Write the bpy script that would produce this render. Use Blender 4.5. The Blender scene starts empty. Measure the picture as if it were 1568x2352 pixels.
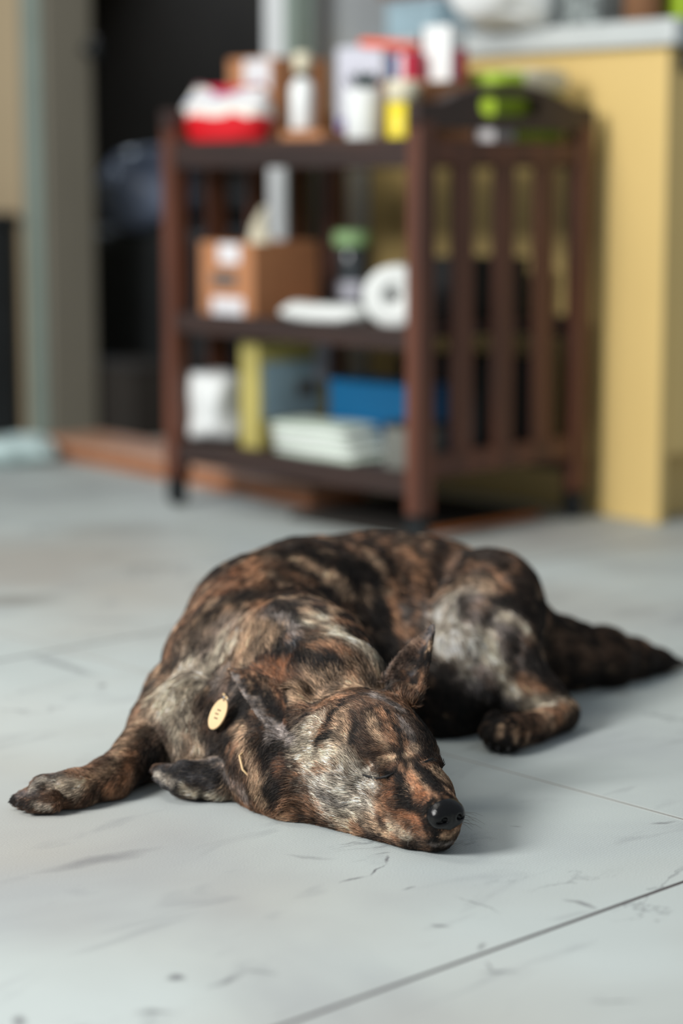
import bpy, bmesh, math, random
import numpy as np
from mathutils import Vector, Matrix
from mathutils.bvhtree import BVHTree

rnd = random.Random(7)
C = bpy.context.scene.collection
sc = bpy.context.scene

# ------------------------------------------------------------------ camera, light, exposure
CAM_H, PITCH, FPX = 0.65, math.radians(9.0), 4900.0
cam_d = bpy.data.cameras.new('camera'); cam = bpy.data.objects.new('camera', cam_d); C.objects.link(cam)
cam.location = (0, 0, CAM_H); cam.rotation_euler = (math.pi/2 - PITCH, 0, 0)
cam_d.sensor_fit = 'VERTICAL'; cam_d.sensor_height = 36.0; cam_d.lens = FPX*36.0/2352
cam_d.dof.use_dof = True; cam_d.dof.focus_distance = 2.11; cam_d.dof.aperture_fstop = 1.85
cam_d.clip_start = 0.05
sc.camera = cam

w = bpy.data.worlds.new('world'); sc.world = w; w.use_nodes = True
bg = w.node_tree.nodes['Background']; bg.inputs['Color'].default_value = (0.84, 0.92, 1.0, 1); bg.inputs['Strength'].default_value = 0.34

def area(name, loc, target, size, power, col):
    l = bpy.data.lights.new(name, 'AREA'); l.shape = 'RECTANGLE'; l.size, l.size_y = size
    l.energy = power; l.color = col
    o = bpy.data.objects.new(name, l); C.objects.link(o); o.location = loc
    o.rotation_euler = (Vector(target)-Vector(loc)).to_track_quat('-Z', 'Y').to_euler()
    return o
area('window_daylight', (-2.4, 0.9, 1.95), (0.1, 2.4, 0.0), (1.1, 1.0), 142, (1.0, 0.985, 0.96))
area('back_room_fill', (-1.0, 6.9, 1.9), (-.5, 5.6, .5), (.5, .5), 13.0, (0.8, 0.9, 1.0))  # added fill that lifts the back room, no such source seen
area('kitchen_fill', (-1.2, 2.5, 2.5), (0.9, 4.6, 0.8), (1.0, 1.0), 26, (1.0, 0.95, 0.86))  # added fill brightening the kitchen wall and cabinet, no window seen there

sc.view_settings.view_transform = 'Standard'; sc.view_settings.look = 'None'
sc.view_settings.gamma = 1.0; sc.view_settings.exposure = 0.13
try: sc.view_settings.use_curve_mapping = False
except Exception: pass
sc.cycles.use_denoising = True
sc.cycles.max_bounces = 6

# ------------------------------------------------------------------ helpers
CP, SP = math.cos(PITCH), math.sin(PITCH)
def ray(px, py):
    u = (px-784)/FPX; v = -(py-1176)/FPX
    return Vector((u, CP+v*SP, -SP+v*CP))
def P(px, py, d):                        # point on the ray of a pixel at distance y = d
    r = ray(px, py); return Vector((0, 0, CAM_H)) + r*(d/r.y)
def PF(px, py, z=0.0):                   # point on the ray of a pixel at height z
    r = ray(px, py); return Vector((0, 0, CAM_H)) + r*((z-CAM_H)/r.z)

def nodes(name):
    m = bpy.data.materials.new(name); m.use_nodes = True
    nt = m.node_tree; return m, nt, nt.nodes['Principled BSDF']
def lin(c):
    return tuple(((x/255)/12.92 if x/255 <= .04045 else ((x/255+.055)/1.055)**2.4) for x in c)
def mat(name, rgb, rough=0.6, var=0.12, scale=12.0, spec=0.4, metallic=0.0, bump=0.0, stretch=(1,1,1), trans=0.0, alpha=1.0):
    m, nt, b = nodes(name); c = lin(rgb)
    b.inputs['Roughness'].default_value = rough; b.inputs['Specular IOR Level'].default_value = spec
    b.inputs['Metallic'].default_value = metallic; b.inputs['Transmission Weight'].default_value = trans
    b.inputs['Alpha'].default_value = alpha
    tc = nt.nodes.new('ShaderNodeTexCoord'); mp = nt.nodes.new('ShaderNodeMapping'); mp.inputs['Scale'].default_value = stretch
    nz = nt.nodes.new('ShaderNodeTexNoise'); nz.inputs['Scale'].default_value = scale; nz.inputs['Detail'].default_value = 4
    nt.links.new(tc.outputs['Object'], mp.inputs[0]); nt.links.new(mp.outputs[0], nz.inputs['Vector'])
    cr = nt.nodes.new('ShaderNodeValToRGB')
    cr.color_ramp.elements[0].position = .3; cr.color_ramp.elements[1].position = .7
    cr.color_ramp.elements[0].color = tuple(x*(1-var) for x in c)+(1,); cr.color_ramp.elements[1].color = tuple(min(1, x*(1+var)) for x in c)+(1,)
    nt.links.new(nz.outputs['Fac'], cr.inputs[0]); nt.links.new(cr.outputs[0], b.inputs['Base Color'])
    if bump:
        bp = nt.nodes.new('ShaderNodeBump'); bp.inputs['Strength'].default_value = bump; bp.inputs['Distance'].default_value = .004
        nt.links.new(nz.outputs['Fac'], bp.inputs['Height']); nt.links.new(bp.outputs[0], b.inputs['Normal'])
    return m
def obj(name, bm, m, parent=None, smooth=False):
    me = bpy.data.meshes.new(name); bmesh.ops.recalc_face_normals(bm, faces=bm.faces)
    bm.to_mesh(me); bm.free(); me.materials.append(m)
    if smooth:
        for p in me.polygons: p.use_smooth = True
    o = bpy.data.objects.new(name, me); C.objects.link(o)
    if parent: o.parent = parent
    return o
def tag(o, label, cat, group=None):
    o['label'] = label; o['category'] = cat
    if group: o['group'] = group
    return o
def empty(name, loc, rz=0.0):
    o = bpy.data.objects.new(name, None); C.objects.link(o); o.location = loc; o.rotation_euler = (0, 0, rz)
    o.empty_display_size = .05; return o
def struct(name, bm, m, parent=None):
    o = obj(name, bm, m, parent)
    if not parent: o['kind'] = 'structure'
    return o
def box(bm, x0, x1, y0, y1, z0, z1, bev=0.0, seg=2):
    r = bmesh.ops.create_cube(bm, size=1.0)
    vs = r['verts']
    for v in vs: v.co = Vector(((x0+x1)/2+v.co.x*(x1-x0), (y0+y1)/2+v.co.y*(y1-y0), (z0+z1)/2+v.co.z*(z1-z0)))
    if bev:
        es = list({e for v in vs for e in v.link_edges})
        bmesh.ops.bevel(bm, geom=es, offset=bev, segments=seg, affect='EDGES', profile=.5)
    return bm
def bx(*a, **k): return box(bmesh.new(), *a, **k)
def lathe(bm, prof, n=32, c=(0,0,0)):
    rings = []
    for r, z in prof:
        rings.append([bm.verts.new((c[0]+r*math.cos(2*math.pi*i/n), c[1]+r*math.sin(2*math.pi*i/n), c[2]+z)) for i in range(n)])
    for a, b in zip(rings, rings[1:]):
        for i in range(n): bm.faces.new((a[i], a[(i+1)%n], b[(i+1)%n], b[i]))
    bm.faces.new(rings[0][::-1]); bm.faces.new(rings[-1]); return bm
def tube(bm, pts, rad, n=8):
    pts = [Vector(p) for p in pts]; rings = []
    rr = rad if isinstance(rad, (list, tuple)) else [rad]*len(pts)
    up = Vector((0, 0, 1))
    for i, p in enumerate(pts):
        t = (pts[min(i+1, len(pts)-1)]-pts[max(i-1, 0)]).normalized()
        a = t.cross(up)
        if a.length < 1e-3: a = t.cross(Vector((1, 0, 0)))
        a.normalize(); b = t.cross(a)
        rings.append([bm.verts.new(p+(a*math.cos(2*math.pi*k/n)+b*math.sin(2*math.pi*k/n))*rr[i]) for k in range(n)])
    for A, B in zip(rings, rings[1:]):
        for k in range(n): bm.faces.new((A[k], A[(k+1)%n], B[(k+1)%n], B[k]))
    bm.faces.new(rings[0][::-1]); bm.faces.new(rings[-1]); return bm
def plate(bm, outer, holes, y0, y1):     # outlines in (x, z), extruded along y
    loops = []
    for L in [outer]+holes:
        vs = [bm.verts.new((x, y0, z)) for x, z in L]
        loops += [bm.edges.new((vs[i], vs[(i+1)%len(vs)])) for i in range(len(vs))]
    r = bmesh.ops.triangle_fill(bm, edges=loops, use_beauty=True)
    fs = [g for g in r['geom'] if isinstance(g, bmesh.types.BMFace)]
    e = bmesh.ops.extrude_face_region(bm, geom=fs)
    for g in e['geom']:
        if isinstance(g, bmesh.types.BMVert): g.co.y = y1
    return bm
def crumple(o, amp, scale, seed=0, lo=0.0):          # uneven cloth, paper or film surface, kept above its base
    from mathutils import noise
    for v in o.data.vertices:
        n = noise.noise_vector(v.co*scale+Vector((seed, seed*2, 0)))
        v.co += n*amp
        if v.co.z < lo: v.co.z = lo
def softbox(x0, x1, y0, y1, z0, z1, bev, cuts=5):
    bm = bmesh.new(); bmesh.ops.create_cube(bm, size=1.0)
    bmesh.ops.subdivide_edges(bm, edges=bm.edges[:], cuts=cuts, use_grid_fill=True)
    for v in bm.verts:
        p = v.co*2
        q = Vector(tuple(c*(1-bev*(1-math.sqrt(max(0, 1-.5*(p[(i+1)%3]**2)-.5*(p[(i+2)%3]**2)))))for i, c in enumerate(p)))
        v.co = Vector(((x0+x1)/2+q.x*(x1-x0)/2, (y0+y1)/2+q.y*(y1-y0)/2, (z0+z1)/2+q.z*(z1-z0)/2))
    return bm

# ------------------------------------------------------------------ materials
def wood_mat(name, a, b, rough=.42, ax=2):
    m, nt, bs = nodes(name); bs.inputs['Roughness'].default_value = rough
    tc = nt.nodes.new('ShaderNodeTexCoord'); mp = nt.nodes.new('ShaderNodeMapping')
    s = [60, 60, 60]; s[ax] = 3; mp.inputs['Scale'].default_value = s
    nz = nt.nodes.new('ShaderNodeTexNoise'); nz.inputs['Scale'].default_value = 1.0; nz.inputs['Detail'].default_value = 5; nz.inputs['Distortion'].default_value = .6
    cr = nt.nodes.new('ShaderNodeValToRGB'); cr.color_ramp.elements[0].position = .3; cr.color_ramp.elements[1].position = .72
    cr.color_ramp.elements[0].color = lin(a)+(1,); cr.color_ramp.elements[1].color = lin(b)+(1,)
    nt.links.new(tc.outputs['Object'], mp.inputs[0]); nt.links.new(mp.outputs[0], nz.inputs['Vector']); nt.links.new(nz.outputs['Fac'], cr.inputs[0]); nt.links.new(cr.outputs[0], bs.inputs['Base Color'])
    return m
M = dict(
    trol=wood_mat('reddish_brown_wood', (62, 33, 22), (106, 60, 40), .5), rail=wood_mat('dark_brown_wood', (36, 25, 22), (60, 40, 33), .5, 1),
    step=wood_mat('pale_brown_wood', (166, 120, 94), (196, 154, 128), .5, 0),
    plank=wood_mat('orange_wood', (146, 88, 48), (176, 108, 62), .5, 0),
    wheel=mat('black_caster_plastic', (22, 26, 28), .4), metal=mat('steel', (150, 152, 155), .3, metallic=.9),
    yellow=mat('yellow_laminate', (216, 188, 124), .45, .03, 3), top=mat('grey_worktop', (190, 196, 196), .35, .04, 20),
    white=mat('white_plastic', (226, 230, 230), .4, .03), cream=mat('cream_paper', (214, 208, 184), .7, .05),
    kraft=mat('brown_cardboard', (176, 122, 84), .8, .06, 20), kraft2=mat('dark_cardboard', (120, 84, 56), .8, .1, 16),
    label=mat('white_label_paper', (222, 222, 226), .6, .03), red=mat('red_film', (206, 32, 40), .35, .1),
    crim=mat('crimson_card', (190, 30, 62), .5, .1), coral=mat('coral_plastic', (236, 104, 70), .4, .05),
    blue=mat('saturated_blue_card', (0, 90, 136), .45, .1, 6), pblue=mat('pale_blue_print', (150, 176, 188), .6, .15, 18),
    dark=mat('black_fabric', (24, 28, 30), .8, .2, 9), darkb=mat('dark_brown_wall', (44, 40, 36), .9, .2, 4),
    lav=mat('lavender_white_card', (204, 206, 218), .5, .03), violet=mat('violet_print', (116, 96, 160), .6),
    ylw=mat('bright_yellow_plastic', (226, 206, 50), .35, .05), lime=mat('lime_card', (160, 190, 50), .5, .15, 14), dgreen=mat('dark_green_leaf', (34, 60, 54), .6, .3, 60, bump=.5),
    pgreen=mat('pale_green_plastic', (160, 200, 140), .4, .05), glass=mat('smoky_jar', (70, 76, 80), .15, .1), beige=mat('beige_wall_paint', (172, 154, 124), .9, .03, 3),
    jamb=mat('grey_green_door_frame', (120, 116, 104), .6, .06, 5, stretch=(6, 6, .5)), lstrip=mat('pale_teal_frame_edge', (126, 140, 132), .5, .05), wall=mat('pale_grey_wall', (196, 200, 202), .85, .03, 3),
    bagm=mat('blue_grey_film', (120, 134, 160), .3, .2, 10), mint=mat('pale_mint_cloth', (196, 218, 218), .85, .1, 14), gray=mat('ink_grey', (90, 88, 86), .7), olive=mat('mustard_card', (184, 172, 100), .6, .1, 9),
    paper=mat('pale_mint_paper', (200, 214, 200), .7, .06, 8), tissue=mat('white_tissue', (222, 226, 224), .95, .03), steelbox=mat('grey_card', (110, 112, 106), .8, .15, 6),
    wtag=mat('pale_wooden_disc', (206, 176, 132), .55, .08, 40, stretch=(1, 6, 1)), ink=mat('black_ink', (26, 22, 20), .7),
)

# ------------------------------------------------------------------ room shell
NX, MX = Vector((.785, .62, 0)), Vector((-.62, .785, 0))      # room axes (n: along the counter run, m: towards its wall)
def room(n, m, z=0): return NX*n + MX*m + Vector((0, 0, z))
RZ = math.atan2(NX.y, NX.x)
def rbox(n0, n1, m0, m1, z0, z1, bev=0.0):
    bm = bx(n0, n1, m0, m1, z0, z1, bev=bev)
    bmesh.ops.transform(bm, matrix=Matrix.Rotation(RZ, 4, 'Z'), verts=bm.verts); return bm
FLOOR_MARKS = [(775, 2030, 845, 2012, .0028, .8), (840, 2015, 885, 1985, .0022, .9), (884, 1988, 890, 1962, .003, .8), (390, 2250, 425, 2240, .011, .8), (470, 2275, 560, 2228, .006, .6), (550, 2226, 650, 2242, .004, .5),
 (20, 2346, 70, 2346, .016, .8), (990, 2128, 1045, 2130, .005, .6), (1295, 2066, 1380, 2088, .005, .6), (1345, 2303, 1485, 2300, .0022, .8), (1098, 2185, 1112, 2165, .003, .7), (1090, 2235, 1200, 2230, .006, .5), (1120, 2205, 1135, 2235, .003, .5),
 (915, 2045, 960, 2035, .0018, .7), (1035, 2055, 1160, 2100, .002, .5), (60, 2010, 380, 1945, .016, .45), (60, 1500, 240, 1560, .012, .5), (220, 1575, 250, 1575, .016, .7), (130, 1425, 370, 1425, .014, .4), (-120, 1385, 170, 1375, .06, .75),
 (250, 1302, 430, 1302, .03, .5), (1480, 1892, 1560, 1886, .005, .6), (640, 1800, 700, 1800, .005, .0), (300, 2330, 400, 2320, .006, .6), (1170, 1895, 1200, 1900, .003, .4), (640, 1960, 780, 1975, .006, .3), (1380, 1580, 1460, 1600, .02, .35), (100, 1215, 500, 1215, .10, .35)]
def floor_mat():
    m, nt, b = nodes('pale_stone_look_floor'); N, L = nt.nodes, nt.links
    def mth(op, a, bb=None, c=None):
        n = N.new('ShaderNodeMath'); n.operation = op
        for i, v in enumerate((a, bb, c)):
            if v is None: continue
            if isinstance(v, (int, float)): n.inputs[i].default_value = v
            else: L.new(v, n.inputs[i])
        return n.outputs[0]
    tc = N.new('ShaderNodeTexCoord'); mp = N.new('ShaderNodeMapping'); mp.vector_type = 'TEXTURE'
    mp.inputs['Rotation'].default_value = (0, 0, math.radians(43.0))     # x along the dark joint, y along the fine joint
    L.new(tc.outputs['Object'], mp.inputs[0]); sx = N.new('ShaderNodeSeparateXYZ'); L.new(mp.outputs[0], sx.inputs[0])
    def ramp(src, stops):
        r = N.new('ShaderNodeValToRGB'); e = r.color_ramp.elements
        while len(e) < len(stops): e.new(.5)
        for k, (p, c) in zip(e, stops): k.position = p; k.color = (c if isinstance(c, tuple) else (c, c, c))+(1,)
        L.new(src, r.inputs[0]); return r.outputs[0]
    def noise(scale, det, st=(1, 1, 1), dist=0, rough=.5, loc=(0, 0, 0)):
        q = N.new('ShaderNodeMapping'); q.inputs['Scale'].default_value = st; q.inputs['Location'].default_value = loc; L.new(mp.outputs[0], q.inputs[0])
        z = N.new('ShaderNodeTexNoise'); z.inputs['Scale'].default_value = scale; z.inputs['Detail'].default_value = det; z.inputs['Distortion'].default_value = dist; z.inputs['Roughness'].default_value = rough
        L.new(q.outputs[0], z.inputs['Vector']); return z.outputs['Fac']
    def mix(f, a, c, mode='MIX'):
        x = N.new('ShaderNodeMix'); x.data_type = 'RGBA'; x.blend_type = mode
        for i, v in ((0, f), (6, a), (7, c)):
            if isinstance(v, (int, float)): x.inputs[i].default_value = v
            elif isinstance(v, tuple): x.inputs[i].default_value = v+(1,)
            else: L.new(v, x.inputs[i])
        return x.outputs[2]
    base = ramp(noise(2.2, 4, dist=.4), [(.3, lin((158, 164, 166))), (.5, lin((178, 186, 184))), (.72, lin((190, 198, 196)))])
    base = mix(ramp(noise(1.1, 3, loc=(3.1, 1.7, 0)), [(.46, 0.0), (.66, .7)]), base, lin((164, 158, 148)))
    sm = ramp(noise(7, 5, st=(1.0, 2.6, 1), dist=.8, loc=(1, 5, 0)), [(.58, 0.0), (.78, .38)])
    base = mix(sm, base, lin((112, 114, 120)))
    wn = N.new('ShaderNodeTexNoise'); wn.inputs['Scale'].default_value = 28; wn.inputs['Detail'].default_value = 5; L.new(tc.outputs['Object'], wn.inputs['Vector'])
    wa = N.new('ShaderNodeVectorMath'); wa.operation = 'MULTIPLY_ADD'; L.new(wn.outputs['Color'], wa.inputs[0]); wa.inputs[1].default_value = (.022, .022, 0); L.new(tc.outputs['Object'], wa.inputs[2])
    wb = N.new('ShaderNodeVectorMath'); wb.operation = 'SUBTRACT'; L.new(wa.outputs[0], wb.inputs[0]); wb.inputs[1].default_value = (.011, .011, 0); wob = wb.outputs[0]
    # thin dark veins: the zero line of a noise, shown only here and there
    v = noise(3.4, 6, st=(1, 1.5, 1), dist=.5, rough=.62, loc=(7, 2, 0))
    v = mth('ABSOLUTE', mth('SUBTRACT', v, .5))
    v = ramp(v, [(0.0, 1.0), (.012, 0.0)])
    v = mth('MULTIPLY', v, ramp(noise(3.0, 2, loc=(2, 9, 0)), [(.56, 0.0), (.68, .7)]))
    base = mix(v, base, lin((88, 90, 96)))
    # soft smudges and short scratches lying where the photo shows them: centre, half length, half width, strength
    for x0, y0, x1, y1, hw, s_ in FLOOR_MARKS:
        a, b_ = PF(x0, y0), PF(x1, y1); c = (a+b_)/2; L_ = max((b_-a).length/2, .006)
        q = N.new('ShaderNodeMapping'); q.vector_type = 'TEXTURE'; q.inputs['Location'].default_value = c; q.inputs['Rotation'].default_value = (0, 0, math.atan2(b_.y-a.y, b_.x-a.x)); q.inputs['Scale'].default_value = (L_, hw, 1)
        L.new(wob, q.inputs[0]); vl = N.new('ShaderNodeVectorMath'); vl.operation = 'LENGTH'; L.new(q.outputs[0], vl.inputs[0])
        base = mix(ramp(vl.outputs['Value'], [(0.25, s_), (1.0, 0.0)]), base, lin((96, 96, 100)) if hw < .02 else lin((120, 116, 110)))
    tx = mth('MODULO', mth('ADD', mth('SUBTRACT', sx.outputs['X'], 1.687), 120.0), 1.2)       # distance from the fine joint
    ty = mth('MODULO', mth('ADD', mth('SUBTRACT', sx.outputs['Y'], 1.177), 120.0), 1.2)
    def line(t, wd): return mth('LESS_THAN', mth('MINIMUM', t, mth('SUBTRACT', 1.2, t)), wd)
    lA, lB = line(tx, .0014), line(ty, .0024)
    soft = mth('LESS_THAN', mth('MINIMUM', tx, mth('SUBTRACT', 1.2, tx)), .0042)
    base = mix(mth('MULTIPLY', soft, .5), base, lin((205, 208, 204)))  # pale highlight along the joint edges, put into the colour
    base = mix(mth('MULTIPLY', lA, .8), base, lin((90, 84, 76)))
    base = mix(lB, base, lin((66, 60, 62)))
    L.new(base, b.inputs['Base Color']); b.inputs['Roughness'].default_value = .55; b.inputs['Specular IOR Level'].default_value = .35
    wv = N.new('ShaderNodeTexWave'); wv.inputs['Scale'].default_value = 90; wv.inputs['Distortion'].default_value = 3.0; wv.inputs['Detail'].default_value = 2; wv.inputs['Detail Scale'].default_value = 2.5
    wm = N.new('ShaderNodeMapping'); wm.inputs['Rotation'].default_value = (0, 0, math.radians(78)); L.new(mp.outputs[0], wm.inputs[0]); L.new(wm.outputs[0], wv.inputs['Vector'])
    h = mth('ADD', mth('MULTIPLY', wv.outputs['Fac'], .6), noise(600, 2, st=(1, .3, 1)))
    bp = N.new('ShaderNodeBump'); bp.inputs['Strength'].default_value = .35; bp.inputs['Distance'].default_value = .0006
    L.new(h, bp.inputs['Height']); L.new(bp.outputs[0], b.inputs['Normal'])
    return m
struct('floor', rbox(-2.5, 6.5, -3.0, 6.6, -.04, 0), floor_mat())

WN = 2.70                                      # plane of the doorway wall (n), seen from n smaller
def ceil_z(): return 2.5
struct('wall_left', rbox(WN, WN+.12, 4.675, 6.6, 0, 2.5), M['beige'])
struct('wall_over_door', rbox(WN, WN+.12, 3.62, 4.675, 2.1, 2.5), M['beige'])
struct('wall_kitchen', rbox(WN+.03, 6.5, 3.60, 3.72, 0, 2.5), M['wall'])
jam = empty('door_frame', room(WN, 4.556), RZ); jam['kind'] = 'structure'; jam.name = 'door_1'
obj('door_post', bx(-.015, .125, 0, .118, 0, 2.1, bev=.008), M['jamb'], jam)
obj('door_post_edge', bx(-.030, -.0155, .01, .075, 0, 2.1, bev=.006), M['lstrip'], jam)['label'] = 'pale teal edge strip of the door post'
kn = lathe(bmesh.new(), [(.004, -.0), (.012, .002), (.012, .02), (.02, .03), (.026, .045), (.022, .06), (.008, .066)], 24)
bmesh.ops.rotate(kn, verts=kn.verts, matrix=Matrix.Rotation(math.pi/2, 3, 'X')); ko = obj('door_knob', kn, M['wheel'], jam, True); ko['label'] = 'round black knob'
kp = P(200, 95, 4.97); kl = jam.matrix_basis.inverted() @ kp
ko.location = (.10, -.001, kp.z)
# trim between the doorway and the kitchen wall
struct('trim_1', rbox(WN+.005, WN+.062, 3.585, 3.62, 0, 2.5, .004), M['lstrip'])
struct('trim_2', rbox(WN+.085, WN+.105, 3.588, 3.60, 0, 2.5, .003), M['gray'])
# dark room behind the doorway, enclosed and coloured dark to keep light out
struct('wall_light_block_back', rbox(4.1, 4.2, 3.73, 6.6, 0, 2.5), M['darkb'])
struct('wall_light_block_far_side', rbox(2.7, 4.2, 6.6, 6.7, 0, 2.5), M['darkb'])
struct('wall_light_block_partition', rbox(2.86, 4.1, 3.73, 3.78, 0, 2.5), M['darkb'])
struct('ceiling_light_block', rbox(2.7, 4.3, 3.6, 6.7, 2.5, 2.56), M['darkb'])

# ------------------------------------------------------------------ kitchen cabinet, worktop
cab = empty('kitchen_cabinet', room(2.914, 2.733), RZ)
tag(cab, 'yellow laminate kitchen base cabinet with a recessed plinth behind the trolley', 'cabinet')
obj('end_panel', bx(0, .02, 0, .86, 0, .88, bev=.002), M['yellow'], cab)
obj('plinth', bx(.021, 2.2, .06, .08, 0, .125), M['yellow'], cab)
obj('carcass', bx(.021, 2.2, .02, .855, .125, .88), M['yellow'], cab)
for k in range(4):
    dr = obj('door', bx(.022+.55*k, .565+.55*k, -.0, .019, .13, .875, bev=.002), M['yellow'], cab)
h = obj('edge_plate', bx(.03, .14, -.012, -.0005, .835, .872, bev=.002), M['dark'], cab); h['label'] = 'small dark plate below the worktop corner'
obj('plate_mark', bx(.04, .13, -.0135, -.0125, .851, .857), M['label'], h)
wt = obj('worktop', rbox(2.914-.02, 5.1, 2.733-.03, 2.733+.862, .8805, .928, .006), M['top'])
tag(wt, 'long pale grey kitchen worktop lying on the yellow cabinet', 'worktop')

# ------------------------------------------------------------------ serving trolley
TA = math.radians(44.5); TX = Vector((math.cos(TA), math.sin(TA), 0)); TY = Vector((-math.sin(TA), math.cos(TA), 0))
TO = Vector((.1335, 3.70, 0)); TW, TL_ = .475, .69
tr = empty('serving_trolley', TO, TA)
tag(tr, 'dark reddish-brown wooden three-tier serving trolley with slatted ends and black casters', 'trolley')
def arch(y0, y1):
    zt = lambda x: .772+.036*math.sin(math.pi*min(1, max(0, (x-.06)/(TW-.12))))**.8
    out = [(0.0, .728), (TW, .728)]+[(TW-TW*i/40, zt(TW-TW*i/40)) for i in range(41)]
    hole = []
    x0, x1, z0, z1 = .155, TW-.155, .752, .786; r = (z1-z0)/2
    for i in range(13): a = -math.pi/2+math.pi*i/12; hole.append((x1-r+r*math.cos(a), (z0+z1)/2+r*math.sin(a)))
    for i in range(13): a = math.pi/2+math.pi*i/12; hole.append((x0+r+r*math.cos(a), (z0+z1)/2+r*math.sin(a)))
    return plate(bmesh.new(), out, [hole], y0, y1)
for e in (0, 1):
    y0 = 0 if e == 0 else TL_-.032; y1 = y0+.032; s = y0+.006; t = y1-.006
    for k in (0, 1):
        x0 = 0 if k == 0 else TW-.042
        obj('leg', bx(x0, x0+.042, y0, y1, .055, .742, bev=.003), M['trol'], tr)
    obj('handle_board', arch(y0+.0005, y1-.0005), M['rail'], tr)
    obj('upper_rail', bx(.0465, TW-.0425, s, t, .668, .708, bev=.002), M['trol'], tr)
    obj('lower_rail', bx(.0465, TW-.0425, s, t, .118, .16, bev=.002), M['trol'], tr)
    gap = (TW-.084-3*.052)/4
    for k in range(3):
        x0 = .042+gap*(k+1)+.052*k
        obj('slat', bx(x0, x0+.052, s+.004, t-.004, .158, .67, bev=.002), M['trol'], tr)
    for k in (0, 1):
        cx, cy = (.021 if k == 0 else TW-.021), (y0+y1)/2
        bm = bmesh.new(); lathe(bm, [(.006, .053), (.006, .06)], 12, (cx, cy, 0)); box(bm, cx-.014, cx-.011, cy-.012, cy+.018, .02, .054); box(bm, cx+.011, cx+.014, cy-.012, cy+.018, .02, .054); box(bm, cx-.014, cx+.014, cy-.012, cy+.018, .049, .054)
        ca = obj('caster', bm, M['wheel'], tr)
        bm = lathe(bmesh.new(), [(.019, -.0105), (.0235, -.008), (.0235, .008), (.019, .0105)], 24); bmesh.ops.rotate(bm, verts=bm.verts, matrix=Matrix.Rotation(math.pi/2, 3, 'Y'))
        wo = obj('wheel', bm, M['wheel'], ca, True); wo.location = (cx, cy+.004, .0236)
TRAY, MID, LOW = .694, .378, .126
for nm, z0, z1, zs in (('top_shelf', .662, .712, TRAY), ('middle_shelf', .345, .385, MID), ('bottom_shelf', .088, .130, LOW)):
    bm = bmesh.new()
    box(bm, .004, .022, .033, TL_-.033, z0, z1 if z0 > .6 else z1, bev=.002)
    box(bm, TW-.022, TW-.004, .033, TL_-.033, z0, z1, bev=.002)
    box(bm, .022, TW-.022, .033, TL_-.033, zs-.014, zs)
    obj(nm, bm, M['rail'], tr)

def on_trolley(px, v, z):                # trolley-frame (x = v) point that lies along the pixel column px
    best = None
    for i in range(140):
        t = -.02+i*.0052; p = TO+TX*v+TY*t
        q = 784+FPX*p.x/(p.y*CP+(CAM_H-z)*SP)
        if best is None or abs(q-px) < best[0]: best = (abs(q-px), p)
    p = best[1].copy(); p.z = z; return p

# ---- things on the top shelf
def pouch():
    o = empty('wipes_pack', on_trolley(522, .075, TRAY+.0005), TA)
    tag(o, 'puffy red, white and pale blue plastic pack on the left end of the top shelf', 'packet')
    m, nt, b = nodes('red_white_pack_print'); N, L = nt.nodes, nt.links
    b.inputs['Roughness'].default_value = .35
    tc = N.new('ShaderNodeTexCoord'); nz = N.new('ShaderNodeTexNoise'); nz.inputs['Scale'].default_value = 14; L.new(tc.outputs['Object'], nz.inputs['Vector'])
    s = N.new('ShaderNodeSeparateXYZ'); L.new(tc.outputs['Object'], s.inputs[0])
    a = N.new('ShaderNodeMath'); a.operation = 'MULTIPLY_ADD'; L.new(nz.outputs['Fac'], a.inputs[0]); a.inputs[1].default_value = .05; L.new(s.outputs['Z'], a.inputs[2])
    dv = N.new('ShaderNodeMath'); dv.operation = 'DIVIDE'; L.new(a.outputs[0], dv.inputs[0]); dv.inputs[1].default_value = .16
    cr = N.new('ShaderNodeValToRGB'); cr.color_ramp.interpolation = 'CONSTANT'; e = cr.color_ramp.elements
    while len(e) < 6: e.new(.5)
    for k, (p, c) in zip(e, [(0, (204, 24, 34)), (.55, (226, 222, 214)), (.70, (168, 180, 206)), (.76, (222, 220, 216)), (.89, (110, 20, 40)), (.95, (176, 24, 44))]): k.position = p; k.color = lin(c)+(1,)
    L.new(dv.outputs[0], cr.inputs[0]); L.new(cr.outputs[0], b.inputs['Base Color'])
    bm = softbox(-.038, .038, -.108, .108, 0, .128, .35, 11)
    for v in bm.verts:
        f = v.co.z/.128; v.co.x *= 1-.75*max(0, f-.55)/.45; v.co.z *= 1-.10*math.cos(v.co.y*30)*f-.06*f
    bo = obj('film', bm, m, o, True); crumple(bo, .006, 22, 3, 0)
    obj('crimped_edge', bx(-.003, .003, -.085, .085, .104, .122), M['crim'], o)
pouch()
def carton(name, px, v, z, w, d, h, m, label, cat='box', rz=0, group=None, flaps=False):
    o = empty(name, on_trolley(px, v, z+.0006), TA+rz); tag(o, label, cat, group)
    bm = bmesh.new()
    if flaps:
        box(bm, 0, d, 0, w, 0, .003); box(bm, 0, .003, 0, w, .003, h); box(bm, d-.003, d, 0, w, .003, h); box(bm, .003, d-.003, 0, .003, .003, h); box(bm, .003, d-.003, w-.003, w, .003, h)
    else: box(bm, 0, d, 0, w, 0, h, bev=.0015)
    obj('carton_body', bm, m, o); return o
c = carton('cardboard_box', 628, .20, TRAY, .135, .15, .182, M['kraft'], 'tall brown cardboard box with a white label behind the red pack')
obj('shipping_label', bx(-.0012, -.0002, .01, .085, .12, .178), M['label'], c); obj('packing_tape', bx(.055, .085, -.0008, .1358, .1822, .183), M['kraft'], c)
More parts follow.
